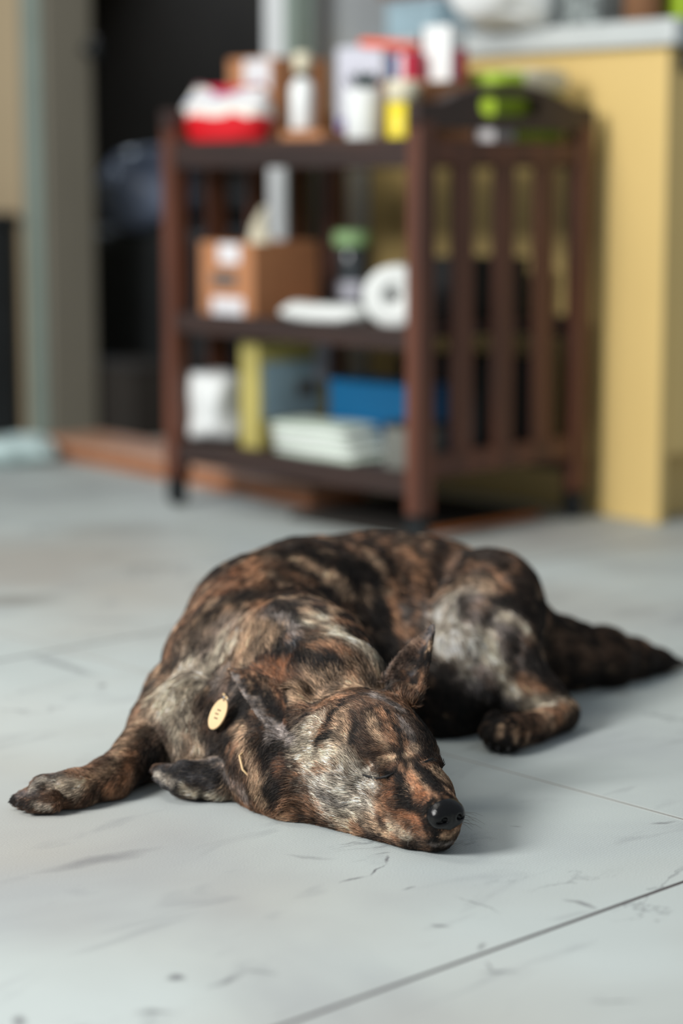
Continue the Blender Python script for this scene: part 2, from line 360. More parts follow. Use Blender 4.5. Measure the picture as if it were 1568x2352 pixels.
c = carton('flat_carton', 738, .05, TRAY, .11, .09, .034, M['kraft'], 'low reddish cardboard carton under the slim white bottle on the top shelf')
obj('lid_seam', bx(.044, .046, .001, .109, .0342, .035), M['kraft2'], c)
def bottle(name, px, v, z, prof, m, label, cat='bottle', capp=None, capm=None, band=None, bandm=None, extra=None):
    o = empty(name, on_trolley(px, v, z+.0006), TA); tag(o, label, cat)
    obj('bottle_body', lathe(bmesh.new(), prof), m, o, True)
    if capp: obj('cap', lathe(bmesh.new(), capp), capm, o, True)
    if band: obj('label_band', lathe(bmesh.new(), band), bandm, o, True)
    return o
bottle('pump_bottle', 694, .085, TRAY+.036, [(.020, 0), (.0225, .004), (.0225, .078), (.018, .088), (.012, .092), (.012, .098)], M['white'], 'slim white bottle with dark neck and pale cap standing on the low carton', capp=[(.014, .106), (.016, .108), (.016, .138), (.012, .142)], capm=M['cream'], band=[(.0125, .095), (.0125, .107)], bandm=M['dark'])
c = carton('white_box', 880, .25, TRAY, .125, .09, .196, M['lav'], 'large lavender-white box behind the white tub on the top shelf')
obj('violet_mark', bx(-.0012, -.0002, .088, .118, .03, .06), M['violet'], c)
t = empty('white_tub', on_trolley(836, .062, TRAY+.0006), TA); tag(t, 'round white tub filled with dark green leaves on the top shelf', 'tub')
obj('tub_body', lathe(bmesh.new(), [(.032, 0), (.034, .003), (.0362, .1), (.037, .104), (.034, .104), (.032, .098), (.001, .096)]), M['white'], t, True)
bm = bmesh.new()
for k in range(26):
    a, r = rnd.uniform(0, 6.28), rnd.uniform(0, .026); x, y = r*math.cos(a), r*math.sin(a)
    L_ = rnd.uniform(.026, .04); b0 = Vector((x*1.1, y*1.1, .106)); dr = Vector((math.cos(a)*.6, math.sin(a)*.6, .8)).normalized(); sd = dr.cross(Vector((0, 0, 1))).normalized()*.007
    v = [bm.verts.new(q) for q in (b0, b0+dr*L_*.5+sd, b0+dr*L_, b0+dr*L_*.5-sd, b0+dr*L_*.5+Vector((0, 0, -.003)))]
    bm.faces.new((v[0], v[1], v[4])); bm.faces.new((v[1], v[2], v[4])); bm.faces.new((v[2], v[3], v[4])); bm.faces.new((v[3], v[0], v[4]))
obj('leaves', bm, M['dgreen'], t)
bottle('yellow_bottle', 926, .058, TRAY, [(.027, 0), (.0295, .004), (.0295, .08)], M['ylw'], 'short bright yellow bottle with a cream top beside the near end of the trolley', capp=[(.0295, .0805), (.0295, .112), (.026, .118)], capm=M['cream'])
c = carton('cardboard_box', 975, .10, TRAY, .12, .13, .118, M['kraft'], 'pinkish-brown cardboard box between the yellow bottle and the lime packets')
obj('packing_tape', bx(.05, .08, -.0008, .1208, .1182, .119), M['kraft2'], c)
ztop = TRAY+.1195
c = carton('toothpaste_carton', 945, .115, ztop, .055, .035, .052, M['crim'], 'small crimson, white and blue carton standing on the brown cardboard box')
obj('white_stripe', bx(-.001, -.0002, .018, .030, .004, .048), M['label'], c); obj('blue_stripe', bx(-.001, -.0002, .034, .052, .004, .048), M['blue'], c)
c = carton('medicine_box', 1030, .165, ztop, .065, .045, .098, M['white'], 'white upright carton with a crimson end standing on the brown cardboard box')
obj('crimson_panel', bx(.012, .0455, -.0012, .045, .002, .056), M['crim'], c)
bottle('dark_bottle', 975, .19, ztop, [(.018, 0), (.02, .003), (.02, .055), (.009, .066), (.009, .07)], M['glass'], 'dark grey bottle with black cap between the crimson carton and the white carton', capp=[(.011, .0705), (.0115, .088)], capm=M['dark'])
bs = empty('plastic_spatula', (0, 0, 0)); tag(bs, 'coral plastic spatula lying across the tops of the white box and crimson carton', 'spatula')
pa, pb = P(828, 92, 4.06), P(968, 104, 3.99); pa.z = TRAY+.196+.0105; pb.z = ztop+.052+.0155; pa.z = pb.z+.01
dv = (pb-pa); obj('spatula_handle', tube(bmesh.new(), [pa, pa+dv*.1, pa+dv*.5, pb], [.007, .009, .0085, .006], 12), M['coral'], bs, True)
obj('blade', tube(bmesh.new(), [pb, pb+dv*.08, pb+dv*.3], [.006, .016, .013], 12), M['crim'], bs, True)
# lime packets at the near end
for k, (z, mm, lab, dx) in enumerate(((TRAY, 'lime', 'lime green packet at the near end of the top shelf, under the other packet', 0), (TRAY+.092, 'lime', 'lime and cream packet lying above the other at the near end of the top shelf', .02))):
    o = empty('tea_packet', TO+TX*(.262+dx)+TY*.05+Vector((0, 0, z+.0006)), TA); tag(o, lab, 'packet')
    if k == 0: obj('carton_body', bx(-.015, .178, 0, .13, 0, .09, bev=.003), M[mm], o); obj('white_panel', bx(-.0157, .04, -.0012, .07, .003, .05), M['label'], o)
    else:
        b_ = obj('carton_body', softbox(-.03, .175, 0, .13, 0, .05, .25, 7), M[mm], o, True); crumple(b_, .003, 20, 2, 0)
        obj('cream_panel', softbox(.045, .176, -.006, .134, .012, .056, .2, 5), M['cream'], o)

# ---- things on the middle shelf
c = carton('cardboard_box', 584, .05, MID, .155, .17, .142, M['kraft'], 'open brown cardboard box with white labels on the middle shelf', flaps=True)
obj('top_label', bx(-.0012, -.0002, .04, .10, .102, .139), M['label'], c); obj('bottom_label', bx(-.0012, -.0002, .03, .12, .002, .036), M['label'], c); obj('printed_text', bx(-.0012, -.0002, .05, .12, .058, .084), M['gray'], c)
bm = bmesh.new(); bmesh.ops.create_cone(bm, cap_ends=True, segments=20, radius1=.045, radius2=.006, depth=.1)
bmesh.ops.subdivide_edges(bm, edges=bm.edges[:], cuts=3, use_grid_fill=True)
o = obj('cleaning_cloth', bm, M['cream'], None, True); crumple(o, .014, 18, 5, -1); o.scale = (1, .8, 1.25)
o.location = on_trolley(605, .13, MID+.14); tag(o, 'cream cloth poking up out of the open cardboard box', 'cloth')
bottle('jar', 808, .33, MID, [(.03, 0), (.034, .005), (.034, .115), (.028, .13)], M['glass'], 'dark jar with a pale green lid at the back of the middle shelf', 'jar', capp=[(.036, .1305), (.038, .133), (.038, .155), (.034, .16)], capm=M['pgreen'], band=[(.0345, .02), (.0345, .06)], bandm=M['lav'])
o = empty('paper_stack', on_trolley(742, .16, MID+.0006), TA); tag(o, 'loose brown papers lying on the middle shelf behind the tissue pack', 'papers')
for k in range(4):
    s = obj('sheet', bx(-.045+.004*k, .045+.004*k, -.07, .06-.01*k, .004*k, .004*k+.0035), M['kraft' if k % 2 else 'kraft2'], o); s.rotation_euler = (0, 0, .05*k)
b_ = obj('tissue_pack', softbox(-.04, .04, -.1, .1, 0, .034, .4, 9), M['tissue'], None, True); crumple(b_, .005, 25, 1, 0); b_.location = on_trolley(752, .068, MID+.0006); b_.rotation_euler = (0, 0, TA+.05)
tag(b_, 'flat white tissue pack lying along the front of the middle shelf', 'tissue pack')
o = empty('toilet_roll', on_trolley(914, .095, MID+.0556), math.radians(78)); tag(o, 'white toilet roll on its side, hollow core facing out, on the middle shelf', 'toilet roll')
bm = bmesh.new(); R0, R1, Lh = .055, .011, .048; n = 40; rg = []
for r_, x_ in ((R1, -Lh), (R0-.003, -Lh), (R0, -Lh+.003), (R0, Lh-.003), (R0-.003, Lh), (R1, Lh)): rg.append([bm.verts.new((x_, r_*math.cos(2*math.pi*i/n), r_*math.sin(2*math.pi*i/n))) for i in range(n)])
for a, b in zip(rg, rg[1:]+rg[:1]):
    for i in range(n): bm.faces.new((a[i], a[(i+1)%n], b[(i+1)%n], b[i]))
obj('paper_roll', bm, M['tissue'], o, True)
bm = bmesh.new(); rg = []
for r_, x_ in ((R1*.995, -Lh+.001), (R1*.995, Lh-.001), (R1*.85, Lh-.001), (R1*.85, -Lh+.001)): rg.append([bm.verts.new((x_, r_*math.cos(2*math.pi*i/n), r_*math.sin(2*math.pi*i/n))) for i in range(n)])
for a, b in zip(rg, rg[1:]+rg[:1]):
    for i in range(n): bm.faces.new((a[i], a[(i+1)%n], b[(i+1)%n], b[i]))
obj('cardboard_core', bm, M['gray'], o)

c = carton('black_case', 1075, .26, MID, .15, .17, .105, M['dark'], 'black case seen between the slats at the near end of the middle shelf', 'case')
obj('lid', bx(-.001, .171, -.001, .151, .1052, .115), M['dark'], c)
# ---- things on the bottom shelf
b_ = obj('plastic_bag', softbox(-.05, .05, -.075, .075, 0, .135, .3, 9), M['white'], None, True); crumple(b_, .012, 16, 8, 0); b_.location = on_trolley(488, .09, LOW+.0006); b_.rotation_euler = (0, 0, TA)
tag(b_, 'crumpled white plastic bag at the left end of the bottom shelf', 'bag')
c = carton('cereal_box', 596, .06, LOW, .052, .19, .205, M['olive'], 'mustard box with a pale blue picture panel standing on the bottom shelf')
obj('picture_panel', bx(.01, .165, -.0012, -.0002, .055, .165), M['pblue'], c); obj('dark_print', bx(.10, .15, -.002, -.0013, .095, .125), M['gray'], c); obj('lilac_panel', bx(.15, .1902, -.0024, -.0013, .12, .205), M['lav'], c)
c = carton('blue_folder_box', 945, .15, LOW, .22, .10, .13, M['blue'], 'saturated blue flat-sided box at the back of the bottom shelf')
obj('lid_edge', bx(-.002, .102, -.002, .222, .1302, .136), M['blue'], c)
o = empty('magazine_stack', on_trolley(770, .087, LOW+.0006), TA); tag(o, 'pile of pale mint papers and cloths on the front of the bottom shelf', 'papers')
for k in range(5):
    s = obj('folded_sheet', softbox(-.055, .055, -.115+.012*k, .12, .0125*k, .0125*k+.012, .12, 7), M['paper' if k % 2 == 0 else 'tissue'], o, True); crumple(s, .003, 14, k, .0125*k); s.rotation_euler = (0, 0, .04*(k-2))
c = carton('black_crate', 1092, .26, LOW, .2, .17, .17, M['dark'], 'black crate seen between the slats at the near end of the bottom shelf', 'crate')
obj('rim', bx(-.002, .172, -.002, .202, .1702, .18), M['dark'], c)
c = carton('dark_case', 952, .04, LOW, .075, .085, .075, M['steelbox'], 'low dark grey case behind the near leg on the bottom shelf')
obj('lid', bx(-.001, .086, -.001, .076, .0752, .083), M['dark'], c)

# ------------------------------------------------------------------ around the trolley
st = empty('door_step', room(2.515, 3.30), RZ); tag(st, 'low wooden doorstep in front of the dark doorway, behind the trolley', 'step')
obj('tread', bx(0, .165, -.02, 1.02, .028, .046, bev=.003), M['step'], st)
obj('riser', bx(.012, .155, 0, 1.0, 0, .028), M['plank'], st)
pl = empty('shade_board', TO+TX*.06+TY*.075, TA); obj('board_top_shade', bx(0, .36, 0, .32, 0, .012, bev=.002), M['darkb'], pl); obj('orange_edge', bx(0, .36, -.006, -.0002, 0, .012, bev=.002), mat('orange_edge_band', (176, 98, 40), .5), pl)  # board top coloured dark to stand for the trolley's shade
tag(pl, 'thin wooden board with an orange edge, its dark top standing for the shade under the trolley', 'board')
ch = empty('dark_chest', room(2.44, 4.70), RZ); tag(ch, 'black low chest against the beige wall at the left edge', 'chest')
obj('chest_body', bx(0, .24, 0, .9, .002, .53, bev=.01), M['dark'], ch); obj('chest_lid', bx(-.01, .245, -.01, .91, .531, .555, bev=.006), M['dark'], ch)
obj('drawer_front', bx(-.012, -.001, .02, .88, .28, .5, bev=.003), M['dark'], ch)
b_ = obj('floor_cloth', softbox(-.09, .09, -.11, .11, 0, .055, .5, 10), M['mint'], None, True); crumple(b_, .018, 14, 4, 0); b_.location = PF(25, 1058); b_.rotation_euler = (0, 0, .4)
tag(b_, 'pale mint crumpled cloth on the floor at the far left', 'cloth')
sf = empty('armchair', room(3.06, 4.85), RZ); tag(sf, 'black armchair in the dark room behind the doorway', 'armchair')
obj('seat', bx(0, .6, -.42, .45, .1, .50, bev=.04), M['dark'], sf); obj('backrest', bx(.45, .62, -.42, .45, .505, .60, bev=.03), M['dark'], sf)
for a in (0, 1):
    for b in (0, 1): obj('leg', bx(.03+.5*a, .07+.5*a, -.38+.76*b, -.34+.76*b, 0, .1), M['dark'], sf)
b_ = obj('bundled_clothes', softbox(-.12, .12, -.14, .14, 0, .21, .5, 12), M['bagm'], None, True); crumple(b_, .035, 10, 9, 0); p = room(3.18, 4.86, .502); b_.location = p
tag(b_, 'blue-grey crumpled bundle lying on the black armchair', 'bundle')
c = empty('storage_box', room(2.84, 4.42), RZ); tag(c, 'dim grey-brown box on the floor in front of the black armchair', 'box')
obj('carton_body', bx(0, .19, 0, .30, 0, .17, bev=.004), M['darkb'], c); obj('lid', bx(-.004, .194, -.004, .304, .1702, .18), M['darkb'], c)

# ---- things on the worktop
def on_top(px, m, z=.9285):
    best = None
    for i in range(400):
        p = room(2.9+i*.005, m, z); q = 784+FPX*p.x/(p.y*CP+(CAM_H-z)*SP)
        if best is None or abs(q-px) < best[0]: best = (abs(q-px), p)
    return best[1]
b_ = obj('white_bag', softbox(-.11, .11, -.11, .11, 0, .15, .5, 12), M['white'], None, True); crumple(b_, .022, 9, 3, 0); b_.location = on_top(1180, 3.12); b_.rotation_euler = (0, 0, RZ)
tag(b_, 'large white plastic bag slumped on the grey worktop', 'bag')
c = empty('patterned_box', on_top(1345, 2.90), RZ); tag(c, 'black and white patterned box on the worktop', 'box')
pm = mat('black_and_white_print', (120, 128, 128), .6, .9, 60); obj('carton_body', bx(0, .12, 0, .1, 0, .14, bev=.003), pm, c); obj('lid', bx(-.002, .122, -.002, .102, .1402, .155), M['white'], c)
c = empty('coffee_tin', on_top(1478, 2.86), RZ); tag(c, 'dark brown round tin on the worktop between the patterned box and the green box', 'tin')
obj('tin_body', lathe(bmesh.new(), [(.036, 0), (.038, .003), (.038, .12)]), M['kraft2'], c, True); obj('lid', lathe(bmesh.new(), [(.039, .1202), (.039, .132), (.03, .134)]), M['dark'], c, True)
c = empty('green_box', on_top(1572, 2.80), RZ); tag(c, 'green box at the right edge of the worktop', 'box')
obj('carton_body', bx(0, .1, 0, .08, 0, .14, bev=.002), M['lime'], c); obj('lid', bx(-.001, .101, -.001, .081, .1402, .15), M['lime'], c)
c = empty('blue_carton', on_top(880, 3.42), RZ); tag(c, 'pale blue carton at the far end of the worktop', 'box')
obj('carton_body', bx(0, .1, -.06, .1, 0, .075, bev=.002), M['pblue'], c); obj('lid', bx(-.001, .101, -.061, .101, .0752, .082), M['lav'], c)
c = empty('brown_carton', on_top(880, 3.42, .9285+.083), RZ); tag(c, 'flat grey-brown carton stacked on the pale blue carton', 'box')
obj('carton_body', bx(-.02, .16, -.05, .1, 0, .05, bev=.002), M['kraft2'], c); obj('tape', bx(.05, .07, -.0505, .1005, .0501, .0508), M['kraft'], c)

# ------------------------------------------------------------------ the dog: one continuous body surface
FUR = True
def smin(a, b, k):
    h = np.clip(.5+.5*(b-a)/k, 0, 1); return b+(a-b)*h-k*h*(1-h)
class Field:
    def __init__(s, lo, hi, step):
        s.lo, s.st = np.array(lo, np.float32), step
        s.n = [int((hi[i]-lo[i])/step)+1 for i in range(3)]
        s.ax = [np.float32(lo[i])+np.arange(s.n[i], dtype=np.float32)*np.float32(step) for i in range(3)]
        s.d = np.full(s.n, .06, np.float32)
    def sl(s, lo, hi):
        r = []
        for i in range(3):
            a = max(0, int((lo[i]-s.lo[i])/s.st)); b = min(s.n[i], int((hi[i]-s.lo[i])/s.st)+2); r.append(slice(a, max(a, b)))
        return tuple(r)
    def grid(s, S): return np.meshgrid(s.ax[0][S[0]], s.ax[1][S[1]], s.ax[2][S[2]], indexing='ij')
    def cone(s, a, b, ra, rb, k=.02, cut=False):
        a, b = np.array(a, float), np.array(b, float); m = max(ra, rb)+.05
        S = s.sl(np.minimum(a, b)-m, np.maximum(a, b)+m); X, Y, Z = s.grid(S)
        ab = b-a; L2 = max(1e-9, float(ab@ab))
        t = np.clip(((X-a[0])*ab[0]+(Y-a[1])*ab[1]+(Z-a[2])*ab[2])/L2, 0, 1)
        d = np.sqrt((X-a[0]-t*ab[0])**2+(Y-a[1]-t*ab[1])**2+(Z-a[2]-t*ab[2])**2)-(ra+(rb-ra)*t)
        s.d[S] = -smin(-s.d[S], d, k) if cut else smin(s.d[S], d, k)
    def ell(s, c, ax, r, k=.02, cut=False):     # ellipsoid, ax = three unit axes
        c = np.array(c, float); m = max(r)+.05
        S = s.sl(c-m, c+m); X, Y, Z = s.grid(S); q = []
        for A, rr in zip(ax, r): q.append(((X-c[0])*A[0]+(Y-c[1])*A[1]+(Z-c[2])*A[2])/rr)
        k0 = np.sqrt(q[0]**2+q[1]**2+q[2]**2)+1e-6; k1 = np.sqrt((q[0]/r[0])**2+(q[1]/r[1])**2+(q[2]/r[2])**2)+1e-6
        d = (k0*(k0-1)/k1).astype(np.float32)
        s.d[S] = -smin(-s.d[S], d, k) if cut else smin(s.d[S], d, k)
    def chain(s, pts, k=.02):
        for p, q in zip(pts, pts[1:]): s.cone(p[0], q[0], p[1], q[1], k)
    def mesh(s, iters=3):
        d = s.d; ins = d < 0; nx, ny, nz = d.shape
        cnt = np.zeros((nx-1, ny-1, nz-1), np.float32); acc = [np.zeros_like(cnt) for _ in range(3)]
        c8 = lambda i, j, k: d[i:nx-1+i, j:ny-1+j, k:nz-1+k]
        for i, j, k in [(0,0,0),(1,0,0),(0,1,0),(1,1,0),(0,0,1),(1,0,1),(0,1,1),(1,1,1)]:
            for ax in range(3):
                o = [i, j, k]
                if o[ax]: continue
                e = list(o); e[ax] = 1
                a, b = c8(*o), c8(*e); x = (a < 0) != (b < 0)
                t = np.where(x, a/np.where(x, a-b, 1), 0)
                cnt += x
                for q in range(3): acc[q] += np.where(x, (o[q]+(t if q == ax else 0)), 0)
        act = cnt > 0; idx = np.full(cnt.shape, -1, np.int64); ids = np.argwhere(act); idx[act] = np.arange(len(ids))
        V = np.stack([acc[q][act]/cnt[act] for q in range(3)], 1)+ids
        V = V*s.st+s.lo
        F = []
        for ax in range(3):
            a = [slice(1, n-1) for n in (nx, ny, nz)]; a[ax] = slice(0, (nx, ny, nz)[ax]-1)
            b = list(a); b[ax] = slice(1, (nx, ny, nz)[ax])
            x = ins[tuple(a)] != ins[tuple(b)]; sg = ins[tuple(a)]
            p = np.argwhere(x); base = p+np.array([1 if q != ax else 0 for q in range(3)]); fl = sg[x]
            u, v = (ax+1) % 3, (ax+2) % 3; eu = np.eye(3, dtype=int)[u]; ev = np.eye(3, dtype=int)[v]
            g = lambda q: idx[q[:, 0], q[:, 1], q[:, 2]]
            Q = np.stack([g(base-eu-ev), g(base-ev), g(base), g(base-eu)], 1)
            Q[~fl] = Q[~fl][:, ::-1]; F.append(Q)
        return V, np.concatenate(F)
def to_mesh(name, V, F, m, parent=None, relax=2):
    E = np.concatenate([F[:, [0, 1]], F[:, [1, 2]], F[:, [2, 3]], F[:, [3, 0]]])
    for _ in range(relax):
        acc = np.zeros_like(V); c = np.zeros(len(V))
        for q in range(3): acc[:, q] = np.bincount(E[:, 0], V[E[:, 1], q], len(V))+np.bincount(E[:, 1], V[E[:, 0], q], len(V))
        c = np.bincount(E[:, 0], minlength=len(V))+np.bincount(E[:, 1], minlength=len(V))
        V = V*.5+.5*acc/c[:, None]
    me = bpy.data.meshes.new(name); me.vertices.add(len(V)); me.vertices.foreach_set('co', V.astype(np.float32).ravel())
    me.loops.add(F.size); me.loops.foreach_set('vertex_index', F.ravel().astype(np.int32))
    me.polygons.add(len(F)); me.polygons.foreach_set('loop_start', np.arange(0, F.size, 4, dtype=np.int32))
    me.update(calc_edges=True); me.polygons.foreach_set('use_smooth', np.ones(len(F), bool)); me.materials.append(m)
    o = bpy.data.objects.new(name, me); C.objects.link(o)
    if parent: o.parent = parent
    return o

D = Field((-.37, 1.93, -.012), (.50, 2.90, .235), .0028)
S_ = lambda px, py, d, r: (tuple(P(px, py, d)), r)
# trunk, rump to chest
D.chain([S_(1070, 1436, 2.63, .090), S_(960, 1425, 2.63, .095), S_(830, 1424, 2.60, .096), S_(700, 1428, 2.54, .091), S_(600, 1448, 2.47, .078), S_(530, 1545, 2.39, .068), S_(478, 1650, 2.31, .050)], .04)
D.chain([S_(700, 1500, 2.50, .085), S_(860, 1530, 2.52, .075), S_(990, 1560, 2.51, .072), S_(1090, 1575, 2.53, .055)], .04)
D.chain([S_(900, 1600, 2.47, .055), S_(1000, 1610, 2.465, .050), S_(1080, 1600, 2.50, .045)], .04)
D.chain([S_(560, 1560, 2.36, .07), S_(560, 1680, 2.27, .055), S_(520, 1740, 2.22, .035)], .03)
D.chain([S_(505, 1600, 2.34, .055), S_(438, 1660, 2.272, .044), S_(470, 1705, 2.245, .040)], .012)
# neck
D.chain([S_(620, 1495, 2.42, .080), S_(690, 1558, 2.31, .079), S_(764, 1615, 2.215, .067)], .03)
D.chain([S_(600, 1650, 2.26, .055), S_(640, 1760, 2.165, .045), S_(690, 1800, 2.12, .040)], .03)
# haunch, shank, hock, paw
D.chain([S_(1120, 1385, 2.58, .066), S_(1068, 1440, 2.50, .040), S_(1056, 1490, 2.465, .030), S_(1105, 1560, 2.455, .028), S_(1205, 1618, 2.45, .017)], .014)
D.chain([S_(1130, 1425, 2.55, .060), S_(1145, 1510, 2.49, .045), S_(1180, 1560, 2.475, .036), S_(1240, 1600, 2.462, .024), S_(1289, 1635, 2.455, .0185)], .018)
D.chain([S_(1289, 1642, 2.45, .0185), S_(1230, 1668, 2.40, .016), S_(1172, 1682, 2.365, .019)], .008)
for dx, dy, dd in ((-24, 6, .002), (-4, 14, -.006), (20, 16, -.012), (-32, -8, .016)): D.cone(P(1165+dx+6, 1678+dy-10, 2.37+dd), P(1154+dx, 1690+dy, 2.358+dd), .0125, .0105, .003)
# tail
D.chain([S_(1190, 1450, 2.62, .044), S_(1290, 1500, 2.66, .037), S_(1380, 1510, 2.69, .031), S_(1455, 1514, 2.72, .0215), S_(1515, 1518, 2.745, .011), S_(1580, 1524, 2.78, .003)], .025)
# stretched foreleg and paw
D.chain([S_(420, 1610, 2.35, .045), S_(368, 1665, 2.29, .029), S_(322, 1732, 2.235, .0245), S_(250, 1790, 2.18, .0205), S_(170, 1813, 2.145, .0175), S_(105, 1820, 2.138, .0185)], .012)
for dx, dy, dd in ((-4, 0, 0), (12, 14, -.012), (8, -12, .014), (30, 22, -.020)): D.cone(P(90+dx, 1824+dy*.7, 2.138+dd), P(44+dx, 1838+dy*.6, 2.134+dd), .0105, .0075, .003)
# folded forepaw under the neck
D.chain([S_(590, 1785, 2.185, .020), S_(500, 1796, 2.175, .019), S_(425, 1790, 2.178, .020)], .012)
for dx, dy, dd in ((-6, -10, .010), (0, 4, 0), (14, 17, -.010), (36, 25, -.015)): D.cone(P(415+dx, 1786+dy, 2.178+dd), P(370+dx, 1780+dy, 2.176+dd), .010, .0078, .003)
# head, in its own frame: f forward, l to the dog's left, u up
HB = Vector((.0091, 2.1517, .0)); ha = math.radians(-61.2); HS = 1.085
hf = Vector((math.cos(ha), math.sin(ha), 0)); hl = Vector((-math.sin(ha), math.cos(ha), 0)); hu = Vector((0, 0, 1))
R_ = Matrix.Rotation(math.radians(3.8), 3, hf); hl = R_ @ hl; hu = R_ @ hu
def H(f, l, u): return HB+(hf*f+hl*l+hu*u)*HS
hax = (hf, hl, hu)
def pitch_ax(a):
    m = Matrix.Rotation(math.radians(a), 3, hl); return (m @ hf, hl, m @ hu)
def hell(c, ax, r, k, cut=False, F_=None): (F_ or D).ell(c, ax, tuple(q*HS for q in r), k*HS, cut)
def hcone(a, b, ra, rb, k, F_=None): (F_ or D).cone(a, b, ra*HS, rb*HS, k*HS)
hell(H(.052, 0, .069), pitch_ax(14), (.062, .051, .046), .02)
hell(H(.020, 0, .058), hax, (.050, .050, .048), .03)
for s in (-1, 1):
    hell(H(.046, s*.034, .044), pitch_ax(22), (.046, .024, .036), .018)         # cheek
    hell(H(.092, s*.022, .082), pitch_ax(28), (.022, .013, .010), .010)         # brow
    hell(H(.115, s*.022, .046), pitch_ax(16), (.036, .014, .020), .014)         # side of the muzzle root
    hell(H(.078, s*.040, .070), pitch_ax(20), (.022, .008, .010), .010)         # cheek bone
hcone(H(.100, 0, .060), H(.166, 0, .040), .030, .0190, .014)                     # muzzle
hcone(H(.120, 0, .038), H(.166, 0, .027), .028, .0195, .012)
for s in (-1, 1): hcone(H(.025, s*.040, .022), H(.140, s*.014, .014), .024, .0165, .014)
hcone(H(.060, 0, .028), H(.158, 0, .014), .030, .015, .012)                      # lower jaw
for s in (-1, 1):
    hell(H(.119, s*.036, .064), pitch_ax(22), (.017, .008, .0075), .008, cut=True) # eye socket
    hell(H(.114, s*.0265, .0650), pitch_ax(10), (.0125, .0095, .0085), .003)     # closed eye under its lid
# the ears: a curved shell each, on a short root
def ear(a, b, t, th, cup):
    a, b, t = Vector(a), Vector(b), Vector(t); n = (b-a).cross(t-a).normalized()
    for i in range(11):
        for j in range(14):
            w = i/10
            def pt(f):
                wd = (1-f)**.7*(1+.25*math.sin(math.pi*f)); c = (a+b)/2*(1-f)+t*f
                return c+(b-a)*(w-.5)*wd+n*cup*(-(1-(2*w-1)**2))*wd
            D.cone(pt(j/14), pt((j+1)/14), th*(1-.4*j/14), th*(1-.4*(j+1)/14), .0025)
NA, NB, NT = P(682, 1742, 2.098), P(668, 1598, 2.150), P(527, 1540, 2.205)
ear(NA, NB, NT, .0030, .015)
FA, FB, FT = P(880, 1562, 2.165), P(948, 1618, 2.13), P(993, 1439, 2.19)
ear(FA, FB, FT, .0030, .016)
D.cone(H(.012, -.040, .078), (NA+NB)/2+Vector((.012, .006, 0)), .026, .018, .014)
D.cone(NA+Vector((.008, .006, 0)), NB+Vector((.008, .004, 0)), .008, .008, .012)
D.cone(H(.012, .038, .080), (FA+FB)/2-Vector((0, 0, .006)), .024, .014, .014)
# the floor flattens what rests on it
S = D.sl((-9, -9, -9), (9, 9, 9)); Zg = D.ax[2][None, None, :]
D.d = -smin(-D.d, np.broadcast_to(Zg-.0006, D.d.shape), .006)
V, F = D.mesh()
# keep the largest connected piece only
dog = empty('dog', (0, 0, 0)); tag(dog, 'brindle brown and black dog asleep, curled on the pale tiled floor', 'dog')
from mathutils.kdtree import KDTree
VN = None
def noise3(p, seed=0):                       # value noise, vectorised
    i = np.floor(p).astype(np.int64); f = p-i; f = f*f*(3-2*f); r = 0
    for a in (0, 1):
        for b in (0, 1):
            for c in (0, 1):
                h = ((i[:, 0]+a)*73856093) ^ ((i[:, 1]+b)*19349663) ^ ((i[:, 2]+c)*83492791) ^ (seed*2654435)
                h = (h ^ (h >> 13))*1274126177 & 0x7fffffff; h = (h ^ (h >> 16)) & 0xffff
                r = r+(h/65535.0)*((f[:, 0] if a else 1-f[:, 0])*(f[:, 1] if b else 1-f[:, 1])*(f[:, 2] if c else 1-f[:, 2]))
    return r
def fbm(p, o=3, seed=0):
    r, a, t = 0, 1, 0
    for k in range(o): r = r+noise3(p*2**k+17.3*k, seed+k)*a; t += a; a *= .55
    return r/t
def sstep(x, a, b): t = np.clip((x-a)/(b-a), 0, 1); return t*t*(3-2*t)
skin_m, nt, b = nodes('brindle_coat_skin')
at = nt.nodes.new('ShaderNodeAttribute'); at.attribute_name = 'coat'; nt.links.new(at.outputs['Color'], b.inputs['Base Color']); b.inputs['Roughness'].default_value = .85; b.inputs['Specular IOR Level'].default_value = .1
body = to_mesh('body', V, F, skin_m, dog)
VV = np.empty(len(V)*3, np.float32); body.data.vertices.foreach_get('co', VV); VV = VV.reshape(-1, 3)
bvh = BVHTree.FromPolygons([tuple(v) for v in VV.tolist()], F.tolist())
EYE0 = Vector((0, 0, CAM_H))
def hit(px, py, off=0.0):
    for rr in (0, 6, 12, 18, 26):
        for k in range(8 if rr else 1):
            q = bvh.ray_cast(EYE0, ray(px+rr*math.cos(k*.785), py+rr*math.sin(k*.785)).normalized())
            if q[0] is not None: return q[0]+q[1]*off, q[1]
    return P(px, py, 2.4), Vector((0, -1, 0))
PAL = {k: np.array(lin(c)) for k, c in dict(K=(16, 15, 15), D=(46, 37, 32), B=(112, 84, 66), O=(170, 124, 92), T=(196, 164, 134), C=(228, 214, 190), G=(138, 130, 126), W=(240, 228, 210), S=(74, 76, 80), R=(146, 96, 66)).items()}
